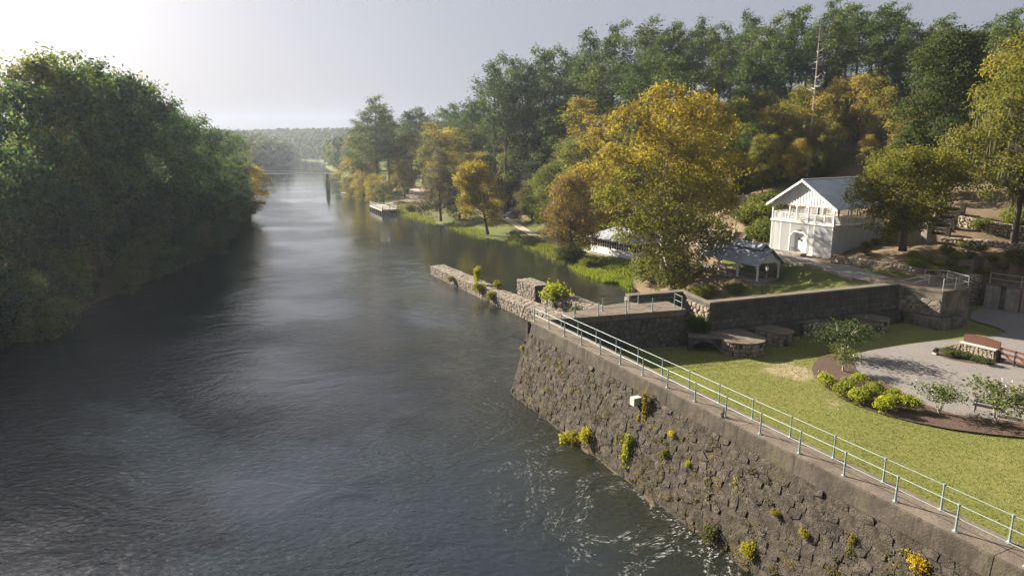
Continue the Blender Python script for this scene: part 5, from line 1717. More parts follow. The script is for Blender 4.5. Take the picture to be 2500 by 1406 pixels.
def walker():
    """distant person, one skinned body"""
    p = G(963, 460, 150); p.z = hq(p.x, p.y) + .09
    J = {'pel': (0, 0, .95), 'ch': (0, .02, 1.32), 'nk': (0, .02, 1.52), 'hd': (0, 0, 1.62), 'ht': (0, 0, 1.74), 'sl': (-.19, .02, 1.43), 'el': (-.25, .05, 1.14), 'hl': (-.24, -.06, .9),
         'sr': (.19, .02, 1.43), 'er': (.25, .0, 1.14), 'hr': (.25, .1, .9), 'kl': (-.1, -.12, .52), 'fl': (-.1, -.02, .08), 'tl': (-.1, -.2, .04), 'kr': (.1, .1, .5), 'fr': (.1, .22, .08), 'tr': (.1, .06, .04)}
    E = [('pel', 'ch'), ('ch', 'nk'), ('nk', 'hd'), ('hd', 'ht'), ('ch', 'sl'), ('sl', 'el'), ('el', 'hl'), ('ch', 'sr'), ('sr', 'er'), ('er', 'hr'), ('pel', 'kl'), ('kl', 'fl'), ('fl', 'tl'), ('pel', 'kr'), ('kr', 'fr'), ('fr', 'tr')]
    rad = {'pel': .15, 'ch': .16, 'nk': .06, 'hd': .1, 'ht': .08, 'sl': .07, 'sr': .07, 'el': .045, 'er': .045, 'hl': .035, 'hr': .035, 'kl': .07, 'kr': .07, 'fl': .045, 'fr': .045, 'tl': .04, 'tr': .04}
    ks = list(J)
    me = bpy.data.meshes.new('person')
    me.from_pydata([J[k] for k in ks], [(ks.index(a), ks.index(c)) for a, c in E], [])
    me.materials.append(M['iron'])
    o = link_mesh('person', me, None, p)
    o.rotation_euler = (0, 0, R(160))
    m = o.modifiers.new('skin', 'SKIN')
    for i, k in enumerate(ks):
        me.skin_vertices[0].data[i].radius = (rad[k], rad[k]) if me.skin_vertices else (0, 0)
    if me.skin_vertices: me.skin_vertices[0].data[0].use_root = True
    o.modifiers.new('sub', 'SUBSURF').levels = 1
    tag(o, 'distant person in dark clothes walking on the sandy road', 'person')
walker()

# red roofed hut deep in the trees
def red_hut():
    p = Vector((40.5, 124, hq(40.5, 124)))
    root = empty('red_roofed_hut', p, R(20), 'small hut with a faded red roof glimpsed among the trunks', 'hut')
    MB().box((0, 0, 1.2), (6, 4, 2.6)).build('wall', M['wood_brown'], root)
    for s in (-1, 1): MB().extrude([(-3.5, 0, 4.1), (3.5, 0, 4.1), (3.5, s * 2.7, 2.5), (-3.5, s * 2.7, 2.5)], (0, 0, .1)).build('roof_slope', M['red_roof'], root)
red_hut()

# ------------------------------------------------------------------ plants
def leaves_mesh(name, mat, P, size, tint, autumn, rng, nrm=None, elong=0.62, nspread=0.8, vert=False):
    """diamond leaves at the points P"""
    n = len(P)
    a = rng.normal(size=(n, 3))
    if nrm is not None:
        nn = nrm + rng.normal(size=(n, 3)) * nspread
        nn /= np.linalg.norm(nn, axis=1)[:, None] + 1e-9
        a -= (a * nn).sum(1)[:, None] * nn
    else:
        nn = rng.normal(size=(n, 3)); nn /= np.linalg.norm(nn, axis=1)[:, None]
        a -= (a * nn).sum(1)[:, None] * nn
    if vert: a = np.tile(np.array([[0, 0, 1.0]]), (n, 1)) + rng.normal(size=(n, 3)) * 0.08
    a /= np.linalg.norm(a, axis=1)[:, None] + 1e-9
    b = np.cross(nn, a)
    b /= np.linalg.norm(b, axis=1)[:, None] + 1e-9
    s = (np.asarray(size) * np.ones(n))[:, None]
    V = np.empty((n, 4, 3))
    V[:, 0] = P - a * s; V[:, 1] = P - b * s * elong; V[:, 2] = P + a * s; V[:, 3] = P + b * s * elong
    me = bpy.data.meshes.new(name)
    me.vertices.add(4 * n)
    me.vertices.foreach_set('co', V.astype(np.float32).ravel())
    me.loops.add(4 * n)
    me.loops.foreach_set('vertex_index', np.arange(4 * n, dtype=np.int32))
    me.polygons.add(n)
    me.polygons.foreach_set('loop_start', np.arange(0, 4 * n, 4, dtype=np.int32))
    me.polygons.foreach_set('loop_total', np.full(n, 4, dtype=np.int32))
    for nm, v in (('tint', tint), ('autumn', autumn)):
        at = me.attributes.new(nm, 'FLOAT', 'POINT')
        at.data.foreach_set('value', np.repeat(np.asarray(v, dtype=np.float32), 4))
    me.materials.append(mat)
    me.update(calc_edges=True)
    return me

def lobe_leaves(rng, lobes, nclump, per, csig, flat=1.0, inner=0.12, aw=0.4):
    """leaf points gathered in clumps over the surfaces of overlapping lobes"""
    L = np.array(lobes, float)
    wgt = (L[:, 3] * L[:, 4] + L[:, 4] * L[:, 5]); wgt /= wgt.sum()
    k = rng.choice(len(L), nclump, p=wgt)
    d = rng.normal(size=(nclump, 3)); d /= np.linalg.norm(d, axis=1)[:, None]
    d[:, 2] = np.where((d[:, 2] < -0.35) & (rng.random(nclump) < 0.6), -d[:, 2], d[:, 2])
    rad = np.where(rng.random(nclump) < inner, rng.uniform(0.3, 0.7, nclump), rng.uniform(0.78, 1.08, nclump))
    C = L[k, :3] + d * L[k, 3:6] * rad[:, None]
    cs = csig * rng.uniform(0.6, 1.35, nclump)
    cl = np.repeat(np.arange(nclump), per)
    g = rng.normal(size=(nclump * per, 3)); g[:, 2] *= flat
    P = C[cl] + g * cs[cl][:, None]
    N_ = d[cl] + np.array([0, 0, 0.35])
    ct = rng.random(nclump)
    tint = np.clip(0.5 * ct[cl] + 0.5 * rng.random(len(cl)), 0, 1)
    zmin, zmax = P[:, 2].min(), P[:, 2].max()
    hh = (C[:, 2] - zmin) / (zmax - zmin)
    lobt = rng.random(len(L))
    au = np.clip((1 - aw) * .5 * lobt[k] + (1 - aw) * .5 * rng.random(nclump) + aw * hh, 0, 1)[cl] + rng.normal(size=len(cl)) * 0.05
    return P, N_, tint, au

def trunk_mesh(name, mat, rng, h, r, limbs, lean=(0, 0), wob=0.25, forks=None):
    b = MB()
    pts = []
    m = 7
    for k in range(m + 1):
        t = k / m
        pts.append(Vector((lean[0] * t + rng.normal() * wob * t * (1 - t) * 2, lean[1] * t + rng.normal() * wob * t * (1 - t) * 2, h * t)))
    b.path(pts, [r * (1.25 if k == 0 else 1) * (1 - 0.75 * k / m) for k in range(m + 1)], 7)
    for L in limbs:
        e = Vector(L[:3])
        t = min(0.92, max(0.22, (e.z - (e.xy.length) * 0.55) / h)) if h > 0 else .5
        i = t * m; i0 = int(i); s = pts[i0].lerp(pts[min(m, i0 + 1)], i - i0)
        mid = s.lerp(e, 0.5) + Vector((rng.normal() * .3, rng.normal() * .3, 0.4))
        r0 = r * (1 - 0.75 * t) * 0.6
        b.path([s, mid, e], [r0, r0 * .6, r0 * .2], 5)
    return b.mesh(name, mat, smooth=True)

def moss_mesh(rng, P, n, ln, mat):
    """thin hanging strands below leaf clumps"""
    i = rng.choice(len(P), n)
    Q = P[i].copy()
    L = rng.uniform(0.4, 1.0, n) * ln
    reps = 4
    pts, sz = [], []
    for k in range(reps):
        q = Q + rng.normal(size=Q.shape) * np.array([0.14, 0.14, 0.1])
        q[:, 2] -= L * (0.35 + 0.5 * k / reps)
        pts.append(q); sz.append(L * rng.uniform(0.3, 0.55, n))
    P2 = np.concatenate(pts); s2 = np.concatenate(sz)
    return leaves_mesh('moss', mat, P2, s2, rng.random(len(P2)), np.zeros(len(P2)), rng, elong=0.10, vert=True)

KIND = {}
def broad_kind(key, seed, h=20.0, rad=5.5, base=0.22, nl=13, nclump=330, per=22, csig=0.62, leaf=0.2, shape='round', moss=0, trunk_r=0.32, lean=(0, 0), bark='bark', inner=.12, flat=.8, aw=.4, own=None):
    rng = np.random.default_rng(seed)
    lobes = list(own or [])
    if own: nl = 0
    for i in range(nl):
        t = (i + rng.uniform(0.1, 0.9)) / nl
        if shape == 'round': env = math.sin(math.pi * (0.14 + 0.80 * t)) ** 0.8
        elif shape == 'cone': env = (1 - t) ** 0.75 * 0.95 + 0.12
        elif shape == 'column': env = 0.75 * math.sin(math.pi * (0.2 + 0.72 * t)) ** 0.5
        else: env = (0.62 + 0.38 * math.sin(math.pi * min(1, .15 + t * 1.1))) * (1 if t < .7 else 1 - (t - .7) * 1.5)
        R0 = rad * env
        a = i * 2.4 + rng.uniform(-.5, .5)
        q = R0 * rng.uniform(0.4, 0.86)
        lr = rad * rng.uniform(0.26, 0.46) * (0.65 + 0.35 * env)
        z = h * (base + (1 - base) * t)
        z = min(z, h - lr * .85)
        lobes.append((math.cos(a) * q + lean[0] * z / h, math.sin(a) * q + lean[1] * z / h, z, lr, lr, lr * rng.uniform(0.7, 0.95)))
    P, N_, ti, au = lobe_leaves(rng, lobes, nclump, per, csig, flat, inner, aw)
    P[:, 2] = np.maximum(P[:, 2], 0.15)
    cm = leaves_mesh('crown', M['leaf'], P, leaf * rng.uniform(0.7, 1.3, len(P)), ti, au, rng, N_)
    tm = trunk_mesh('trunk', M[bark], rng, h * 0.86, trunk_r, [l for l in lobes], lean)
    mm = moss_mesh(rng, P[P[:, 2] < h * .75], moss, h * 0.085, M['moss']) if moss else None
    KIND[key] = (tm, cm, mm, h)

def pine_kind(key, seed, h=25.0, rad=3.8, bare=0.5, nb=26, per=100, leaf=0.21):
    rng = np.random.default_rng(seed)
    b = MB()
    m = 8
    lean = rng.normal(size=2) * 0.5
    pts = [Vector((lean[0] * (k / m) ** 1.5, lean[1] * (k / m) ** 1.5, h * .97 * k / m)) for k in range(m + 1)]
    r = 0.30
    b.path(pts, [r * (1 - 0.72 * k / m) for k in range(m + 1)], 7)
    P, N_, T, A = [], [], [], []
    for i in range(nb):
        t = bare + (1 - bare) * ((i + rng.uniform(0, 1)) / nb)
        z = h * t
        f = (t - bare) / (1 - bare)
        env = (0.6 + 0.6 * math.sin(math.pi * min(1, f * .95 + 0.1))) * (1 - 0.25 * f)
        ln = rad * env * rng.uniform(0.35, 1.25)
        a = i * 2.4 + rng.uniform(-.6, .6)
        i0 = min(m - 1, int(t * m)); s = pts[i0].lerp(pts[i0 + 1], t * m - i0) if z < h * .97 else pts[-1]
        e = s + Vector((math.cos(a) * ln, math.sin(a) * ln, ln * rng.uniform(0.0, 0.75)))
        b.path([s, s.lerp(e, .5) + Vector((0, 0, -.1 * ln)), e], [0.075 * (1.2 - f), .05 * (1.2 - f), .02], 4)
        ct = rng.random()
        for w in (1.0, 0.78, 0.56, 0.34):
            if w < .5 and rng.random() < .45: continue
            c = np.array(s.lerp(e, w)) + np.array([0, 0, .12])
            n = int(per * (0.5 if w < 1 else .62))
            sg = (0.46 + 0.26 * (1 - f)) * (1.0 if w == 1 else .85)
            g = rng.normal(size=(n, 3)) * np.array([sg, sg, sg * .9])
            side = np.array([-math.sin(a), math.cos(a), 0]) * rng.normal() * .4 * ln * .4
            P.append(c + g + side); N_.append(np.tile([0, 0, 1.0], (n, 1)) + g * .5)
            T.append(np.clip(.5 * ct + .5 * rng.random(n), 0, 1)); A.append(np.full(n, 0.25))
    P = np.concatenate(P); N_ = np.concatenate(N_); T = np.concatenate(T); A = np.concatenate(A)
    cm = leaves_mesh('crown', M['needle'], P, leaf * rng.uniform(.65, 1.3, len(P)), T, A, rng, N_, elong=0.42, nspread=1.1)
    KIND[key] = (b.mesh('trunk', M['bark_pine'], smooth=True), cm, None, h)

def bush_kind(key, seed, h=1.3, rad=0.75, nl=6, nclump=90, per=16, csig=0.12, leaf=0.075):
    rng = np.random.default_rng(seed)
    lobes = []
    for i in range(nl):
        a = i * 2.4; q = rad * (0.5 if i else 0)
        lr = rad * rng.uniform(.45, .62)
        lobes.append((math.cos(a) * q, math.sin(a) * q, h * rng.uniform(.42, .68), lr, lr, lr * .8))
    P, N_, ti, au = lobe_leaves(rng, lobes, nclump, per, csig, .9, .1)
    P[:, 2] = np.clip(P[:, 2], .02, None)
    cm = leaves_mesh('foliage', M['leaf'], P, leaf * rng.uniform(.7, 1.3, len(P)), ti, au, rng, N_)
    b = MB()
    for i in range(5):
        a = i * 1.3
        b.path([(0, 0, 0), (math.cos(a) * rad * .3, math.sin(a) * rad * .3, h * .35), (math.cos(a) * rad * .6, math.sin(a) * rad * .6, h * .75)], [.025, .018, .008], 4)
    KIND[key] = (b.mesh('stem', M['bark']), cm, None, h)

for i in range(4): broad_kind('broad%d' % i, 10 + i, shape='round', nl=19, rad=5.8, base=.2, csig=.46, nclump=540)
for i in range(2): broad_kind('bank%d' % i, 20 + i, h=12, rad=5.2, base=.04, nl=16, nclump=460, per=22, csig=.42, leaf=.16, trunk_r=.2, shape='round')
for i in range(2): broad_kind('tall%d' % i, 30 + i, h=24, rad=5.0, base=.12, nl=17, shape='column', nclump=400, per=22, csig=.6)
for i in range(2): broad_kind('mossy%d' % i, 40 + i, h=18, rad=5.6, base=.22, nl=14, nclump=360, per=22, csig=.55, leaf=.2, moss=420, shape='round')
for i in range(4): pine_kind('pine%d' % i, 50 + i, bare=(.45, .55, .38, .6)[i], rad=(3.8, 3.4, 4.2, 3.6)[i], nb=(38, 32, 44, 30)[i])
_sy = [(1600, 262, 3.0, 0), (1690, 285, 3.0, 1.5), (1520, 310, 2.8, -1), (1745, 330, 2.6, 2), (1495, 395, 2.7, 1), (1575, 365, 3.6, -2.5), (1660, 370, 3.8, -2), (1770, 410, 2.4, 0), (1490, 475, 2.6, -1), (1610, 470, 4.0, -3.5), (1710, 470, 3.6, -2),
       (1765, 500, 2.2, 1), (1530, 560, 2.8, -2), (1640, 570, 3.8, -3), (1725, 570, 2.8, -1), (1580, 630, 2.6, -3), (1680, 640, 2.6, -2), (1620, 670, 2.2, -3.5), (1640, 300, 2.8, 4), (1560, 420, 3.5, 4), (1690, 430, 3.6, 4.5), (1620, 540, 3.6, 4), (1545, 500, 3.0, 3.5), (1710, 540, 3, 3.5), (1640, 640, 2.6, 2.5)]
broad_kind('sycamore', 60, h=25, rad=9.2, nclump=1550, per=30, csig=.44, leaf=.16, trunk_r=.45, bark='bark_pale', inner=.15, aw=.72, own=[((px - 1615) * .0535, y, (695 - py) * .0535, r * .88, r * .88, r * .74) for px, py, r, y in _sy])
broad_kind('leaning', 61, h=14, rad=5.0, base=.22, nl=14, nclump=700, per=24, csig=.42, leaf=.16, lean=(-2.2, 0), trunk_r=.28, moss=60)
broad_kind('cypress', 62, h=18, rad=5.2, base=.08, nl=18, shape='cone', nclump=480, per=22, csig=.5, leaf=.17, moss=520, trunk_r=.3)
broad_kind('bushy', 63, h=12, rad=6.2, base=.24, nl=18, nclump=1300, per=26, csig=.4, leaf=.13, trunk_r=.38, moss=40)
broad_kind('darktall', 64, h=21, rad=6.4, base=.08, nl=24, shape='column', nclump=1500, per=26, csig=.42, leaf=.15, trunk_r=.45)
broad_kind('rust', 65, h=17, rad=7.0, base=.1, nl=20, nclump=1000, per=24, csig=.5, leaf=.16, trunk_r=.35)
broad_kind('edge', 66, h=22, rad=7.0, base=.27, nl=24, nclump=1700, per=26, csig=.45, leaf=.14, trunk_r=.36, bark='bark', moss=320)
for i in range(3): bush_kind('bush%d' % i, 70 + i)
def creeper_kind(key, seed, h=1.8):
    rng = np.random.default_rng(seed)
    lobes = []
    x = 0
    for k in range(9):
        x += rng.normal() * .10
        r = .13 + .10 * rng.random()
        lobes.append((x, rng.normal() * .06, h * (k + .5) / 9, r, r, r * 1.3))
    P, N_, ti, au = lobe_leaves(rng, lobes, 80, 14, .07, .9, .1)
    b = MB(); b.path([(l[0], l[1], l[2]) for l in lobes], [.02] * 9, 4)
    KIND[key] = (b.mesh('stem', M['bark']), leaves_mesh('foliage', M['leaf'], P, .055 * rng.uniform(.7, 1.4, len(P)), ti, au, rng, N_), None, h)
creeper_kind('creeper0', 75); creeper_kind('creeper1', 76)
bush_kind('hedge0', 80, h=2.6, rad=2.2, nl=11, nclump=300, per=20, csig=.24, leaf=.12)
bush_kind('hedge1', 81, h=2.6, rad=2.2, nl=11, nclump=300, per=20, csig=.24, leaf=.12)

def plant(kind, name, x, y, h, color, autumn=0.0, label=None, group=None, cat='tree', z=None, rz=None, wid=1.0, parts=('trunk', 'crown'), moss_col=(.13, .125, .085)):
    tm, cm, mm, h0 = KIND[kind]
    z = hq(x, y) if z is None else z
    root = empty(name, (x, y, z - 0.05), random.uniform(0, 6.28) if rz is None else rz, label, cat, group)
    s = h / h0
    root.scale = (s * wid, s * wid, s)
    link_mesh(parts[0], tm, root)
    c = link_mesh(parts[1], cm, root)
    c.color = (*color, autumn)
    if mm:
        m = link_mesh('moss', mm, root); m.color = (*moss_col, 0)
    return root

GREEN = [(0.096, 0.123, 0.038), (0.121, 0.141, 0.040), (0.086, 0.119, 0.043), (0.141, 0.155, 0.043), (0.113, 0.115, 0.043)]
OLIVE = [(0.202, 0.175, 0.046), (0.235, 0.188, 0.052), (0.168, 0.161, 0.043), (0.255, 0.202, 0.056)]
FARG = [(.062, .105, .052), (.100, .145, .055), (.050, .085, .050), (.155, .185, .062), (.105, .125, .062), (.072, .098, .060), (.14, .15, .06)]
PINE = [(.080, .118, .036), (.095, .130, .038), (.078, .108, .034), (.110, .138, .042)]
random.seed(7)
rr = random.Random(77)
def pick(l): return l[rr.randrange(len(l))]
ORD = ['first', 'second', 'third', 'fourth', 'fifth', 'sixth', 'seventh', 'eighth', 'ninth', 'tenth', 'eleventh', 'twelfth', 'thirteenth', 'fourteenth', 'fifteenth', 'sixteenth',
       'seventeenth', 'eighteenth', 'nineteenth', 'twentieth']
def ordn(i):
    if i < 20: return ORD[i]
    t = ['twenty', 'thirty', 'forty', 'fifty', 'sixty', 'seventy', 'eighty'][(i + 1) // 10 - 2]
    return t + ('-' + ORD[(i + 1) % 10 - 1] if (i + 1) % 10 else 'th').replace('twentyth', 'twentieth')

# ---- landmark trees
plant('sycamore', 'yellow_tree', 19.4, 86.5, 25.0, (.135, .135, .028), .36, 'huge golden yellow tree beside the picnic shelter', z=1.6, rz=0.0)
p = WY(1395, 428, 113); plant('rust', 'rust_tree', p.x, 113, p.z - 1.2, (.135, .092, .042), .2, 'rust brown tree just upriver of the huge golden tree', rz=2.0, z=1.2)
plant('leaning', 'leaning_tree', -5.2, 145.5, 15.0, (.14, .135, .026), .5, 'small yellow tree leaning from the grassy bank over the water', z=.5, rz=.2)
p = WY(1052, 362, 168); plant('cypress', 'grey_tree', -17.5, 168, p.z - .8, (.095, .085, .06), .0, 'grey brown moss draped tree at the water beside the dock meadow', z=.8, rz=.4, moss_col=(.14, .125, .10))
g = G(2238, 612); p = WY(2165, 372, g.y); plant('bushy', 'spreading_tree', g.x - 1.6, g.y, p.z - g.z + .3, (.125, .125, .026), .12, 'round green tree spreading in front of the white pavilion', z=g.z, wid=1.05, rz=.6)
g = WY(2288, 440, 92); p = WY(2290, 72, 92); plant('darktall', 'dark_tree', g.x, 92, p.z - hq(g.x, 92), (.050, .068, .022), .10, 'tall dense dark green tree above the spreading tree', rz=1.2)
p = WY(2465, 105, 72); plant('edge', 'orange_tree', p.x + 5.0, 74, p.z - hq(p.x + 5, 74) + 1, (.14, .14, .032), .24, 'orange and green moss hung tree at the edge of the hillside', rz=.3, wid=1.0)
p = WY(2390, 335, 96); plant('mossy0', 'mossy_tree', p.x, 96, p.z - hq(p.x, 96), (.085, .085, .024), .1, 'slender mossy tree behind the bare slope and steps', rz=.3, wid=.75)
p = WY(2490, 390, 70); plant('mossy1', 'mossy_tree', p.x + 6, 72, p.z - hq(p.x + 6, 72), (.125, .13, .028), .3, 'low mossy yellow green tree beneath the orange tree', rz=2.3, wid=1.0)
p = WY(2350, 300, 100); plant('broad1', 'hill_tree', p.x, 100, p.z - hq(p.x, 100), OLIVE[2], .1, 'olive tree behind the top of the bare slope')
# grove of moss hung trees behind the pavilion
grove = [(1915, 255, 122), (1965, 215, 127), (2015, 232, 121), (2062, 190, 129), (2110, 185, 124), (2165, 215, 119), (2030, 300, 116), (2120, 330, 112), (2195, 330, 108), (1950, 340, 113), (2230, 260, 104)]
for i, (px, py, y) in enumerate(grove):
    p = WY(px, py, y)
    plant('mossy%d' % (i % 2), 'mossy_tree', p.x, y, p.z - hq(p.x, y), pick(OLIVE), .04 * (i % 3), '%s moss draped olive tree in the grove behind the white pavilion roof' % ordn(i), 'grove behind the pavilion', wid=1.0)
mid = [(1700, 235, 134), (1755, 262, 126), (1800, 238, 132), (1850, 225, 136), (1890, 262, 126), (1660, 300, 122), (1820, 300, 117), (1870, 330, 112), (1560, 330, 128), (1730, 330, 118)]
for i, (px, py, y) in enumerate(mid):
    p = WY(px, py, y)
    plant(('broad0', 'mossy0', 'broad2', 'broad3')[i % 4], 'hill_tree', p.x, y, p.z - hq(p.x, y), pick(OLIVE + GREEN), .15, '%s olive brown tree on the slope above the golden tree' % ordn(i), 'trees above the golden tree')

# dead pine
def dead_pine():
    p = WY(2003, 58, 121)
    z = hq(p.x, 121)
    root = empty('dead_pine', (p.x, 121, z), 0, 'bare pale dead pine standing on the skyline among green pines', 'tree')
    h = p.z - z
    MB().path([(0, 0, 0), (.1, 0, h * .5), (.0, 0, h)], [.22, .16, .04], 7).build('trunk', M['bark_pale'], root)
    rng = random.Random(3)
    b = MB()
    for k in range(34):
        zz = h * rng.uniform(.45, .97); a = rng.random() * 6.28; l = rng.uniform(.8, 3.0) * (1.25 - zz / h)
        e = Vector((math.cos(a) * l, math.sin(a) * l, zz + l * rng.uniform(-.1, .5)))
        b.path([(0.05, 0, zz), tuple(Vector((0.05, 0, zz)).lerp(e, .55) + Vector((0, 0, -.1))), e], [.1, .06, .025], 4)
    b.build('branch', M['bark_pale'], root)
dead_pine()

# pines of the skyline, listed along the ridge
pines = [(1207, 152, 172), (1232, 190, 165), (1258, 148, 178), (1288, 160, 166), (1330, 122, 172), (1358, 190, 160), (1388, 128, 176), (1420, 150, 160), (1446, 84, 165), (1470, 150, 150), (1497, 70, 160), (1530, 170, 145),
         (1572, 60, 155), (1600, 100, 142), (1622, 74, 150), (1662, 62, 145), (1690, 110, 136), (1702, 60, 152), (1745, 68, 140), (1765, 120, 130), (1792, 76, 148), (1838, 36, 140), (1862, 95, 128), (1882, 50, 132), (1915, 85, 122), (1945, 22, 135),
         (1975, 80, 126), (2032, 10, 130), (2052, 50, 122), (2078, 12, 136), (2107, 36, 124), (2140, 80, 118), (2172, 14, 126), (2200, 24, 132), (2212, 90, 116), (2235, 58, 120), (2266, 66, 126), (2312, 46, 118), (2345, 100, 108), (2400, 62, 108), (2436, 62, 104),
         (2472, 28, 100), (2498, 66, 98), (1640, 140, 128), (1560, 150, 138), (1830, 130, 122)]
pines = [(a, c, y * (1.12 if a > 1640 else 1.05)) for a, c, y in pines]
pines.sort()
for i, (px, py, y) in enumerate(pines):
    p = WY(px, py, y)
    h = p.z - hq(p.x, y)
    plant('pine%d' % (i * 7 % 4), 'pine_tree', p.x, y, max(12, h), pick(PINE), 0, '%s pine counted upslope along the ridge skyline' % ordn(i), 'pines along the ridge', wid=rr.uniform(.95, 1.35))
for i, (px, py, y) in enumerate([(912, 246, 232), (945, 275, 240), (880, 300, 246), (1000, 272, 262), (1028, 268, 270), (1150, 248, 205), (1186, 250, 212), (1120, 262, 225), (1088, 262, 250)]):
    p = WY(px, py, y)
    plant('pine%d' % ((2, 0, 2, 1, 3, 0, 1, 2, 3)[i]), 'pine_tree', p.x, y, p.z - hq(p.x, y), pick(PINE), 0, '%s hazy pine inland from the fishing dock' % ordn(i), 'pines behind the dock', wid=1.35)

# middle trees between the dock and the golden tree
midb = [(870, 330, 262, 'tall0'), (895, 370, 252, 'broad1'), (860, 385, 258, 'bank0'), (885, 420, 240, 'bank1'), (915, 425, 228, 'bank0'), (935, 428, 214, 'mossy0'), (990, 330, 235, 'broad2'), (965, 345, 242, 'tall1'), (985, 390, 222, 'broad0'),
        (1075, 320, 205, 'broad3'), (1105, 312, 215, 'broad0'), (1140, 325, 200, 'broad1'), (1050, 300, 230, 'tall0'), (1090, 372, 188, 'broad2'), (1145, 375, 182, 'mossy1'), (1120, 430, 170, 'bank0'), (1195, 300, 200, 'tall1'),
        (1180, 372, 186, 'broad3'), (1225, 340, 184, 'broad0'), (1265, 330, 176, 'broad2'), (1240, 400, 178, 'tall0'), (1300, 310, 170, 'broad1'), (1300, 392, 152, 'tall1'), (1340, 290, 172, 'broad3'), (1340, 400, 140, 'broad0'), (1380, 262, 165, 'broad2'),
        (1420, 240, 152, 'tall0'), (1440, 330, 140, 'broad1'), (1390, 345, 146, 'broad3'), (1470, 280, 146, 'broad0'), (1520, 300, 140, 'broad2'), (1296, 440, 158, 'bank1'), (1345, 470, 152, 'bank0'), (1430, 400, 126, 'bank1'), (1500, 350, 128, 'tall1'), (1225, 480, 190, 'bank0'), (1205, 440, 200, 'broad2')]
for i, (px, py, y, k) in enumerate(midb):
    p = WY(px, py, y)
    col = pick(GREEN + OLIVE + [(.11, .10, .028)])
    au = rr.choice((0.0, .1, .25, .32, .4))
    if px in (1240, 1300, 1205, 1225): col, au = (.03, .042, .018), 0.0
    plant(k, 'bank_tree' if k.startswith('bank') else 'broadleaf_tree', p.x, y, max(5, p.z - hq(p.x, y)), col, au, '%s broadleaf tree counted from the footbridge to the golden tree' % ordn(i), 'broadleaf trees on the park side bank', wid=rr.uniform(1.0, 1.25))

# hillside fill behind
def scatter(n, xr, yr, sp, ok, seed):
    r_ = random.Random(seed); out = []
    for _ in range(n * 40):
        x, y = r_.uniform(*xr), r_.uniform(*yr)
        if ok(x, y) and all((x - a) ** 2 + (y - c) ** 2 > sp * sp for a, c in out): out.append((x, y))
        if len(out) >= n: break
    return out
hill = scatter(60, (14, 95), (128, 190), 8.0, lambda x, y: hq(x, y) > 7 and x > 14 + (y - 128) * .1 and (x - 50) ** 2 / 330 + (y - 124) ** 2 / 80 > 1, 5)
for i, (x, y) in enumerate(hill):
    plant(('broad0', 'broad1', 'mossy0', 'broad3', 'tall0')[i % 5], 'broadleaf_tree', x, y, rr.uniform(8, 11), pick(GREEN + OLIVE), rr.choice((0, .1, .3)), 'leafy understorey tree on the wooded hill beneath the ridge pines', 'understorey trees on the hill', wid=1.25)
farR = scatter(55, (-130, 30), (262, 520), 13, lambda x, y: hq(x, y) > .6 and x > -62 - (y - 275) * .33 + 4, 6)
for i, (x, y) in enumerate(farR):
    plant(('tall0', 'broad1', 'pine2', 'broad3', 'broad0')[i % 5], 'broadleaf_tree' if i % 5 != 2 else 'pine_tree', x, y, rr.uniform(14, 20), pick(GREEN), rr.choice((0, .1, .2)), 'hazy distant tree beyond the footbridge on the park side of the river', 'far trees beyond the footbridge', wid=1.3)

# ---- wooded bank across the river
def bank_line(pts, s):
    """point at distance s along the far bank line and its landward normal"""
    P = [Vector((*p, 0)) for p in pts]
    for a, c in zip(P[:-1], P[1:]):
        L = (c - a).length
        if s <= L:
            d = (c - a) / L
            return a + d * s, Vector((-d.y, d.x, 0))
        s -= L
    return P[-1], Vector((-1, 0, 0))
LBl = LB[2:]
SKYL = [(-400, 225), (0, 225), (60, 205), (110, 160), (200, 172), (300, 212), (350, 222), (420, 282), (500, 328), (560, 342), (640, 362), (900, 380)]
def under_skyline(x, y, h):
    """lower a tree until its top stays under the measured crest of the wood"""
    z = hq(x, y)
    for _ in range(30):
        d = y * CP + (CAM_Z - z - h) * SP
        v = (CAM_Z - z - h) * CP - y * SP
        px, py = 1250 + x / d * FPX, 703 + v / d * FPX
        lim = np.interp(px, [a for a, _c in SKYL], [c for _a, c in SKYL])
        if py > lim + 12: break
        h *= .94
    return h
row_specs = [(-.6, 5.2, 7.5, 'bank', 'waterside', 34), (5.5, 8.2, 13, 'mid', 'second row', 21), (12.5, 9.4, 17, 'big', 'third row', 19), (20.5, 9.4, 19, 'big', 'fourth row', 19), (30, 10.0, 18, 'big', 'rearmost row', 15)]
for ri, (o_, sp, h, typ, nm, cnt) in enumerate(row_specs):
    s = 2.0 + ri * 2.3
    for i in range(cnt):
        q, n = bank_line(LBl, s)
        s += sp * rr.uniform(.85, 1.2)
        x, y = q.x + n.x * (o_ + rr.uniform(-1.4, 1.4)), q.y + n.y * (o_ + rr.uniform(-1.4, 1.4))
        hh = under_skyline(x, y, h * rr.uniform(.55, 1.3) * (1 if typ != 'bank' else .9))
        if typ == 'big' and y > 118: hh *= .86
        if typ == 'bank': k = 'bank%d' % (i % 2)
        elif typ == 'mid': k = ('bank1', 'broad0', 'broad2', 'bank0')[i % 4]
        else: k = ('broad1', 'tall0', 'broad3', 'broad0', 'tall1', 'broad2')[i % 6]
        au = rr.choice((0, 0, 0, 0, .06, .12)) if typ != 'bank' else rr.choice((0, 0, .05, .1))
        plant(k, 'waterside_tree' if typ == 'bank' else 'broadleaf_tree', x, y, hh, pick(FARG), au, '%s tree upriver in the %s of the shaded wood across the river' % (ordn(i), nm), 'wood across the river, ' + nm, wid=rr.uniform(.85, 1.12) if typ != 'bank' else rr.uniform(.95, 1.25))
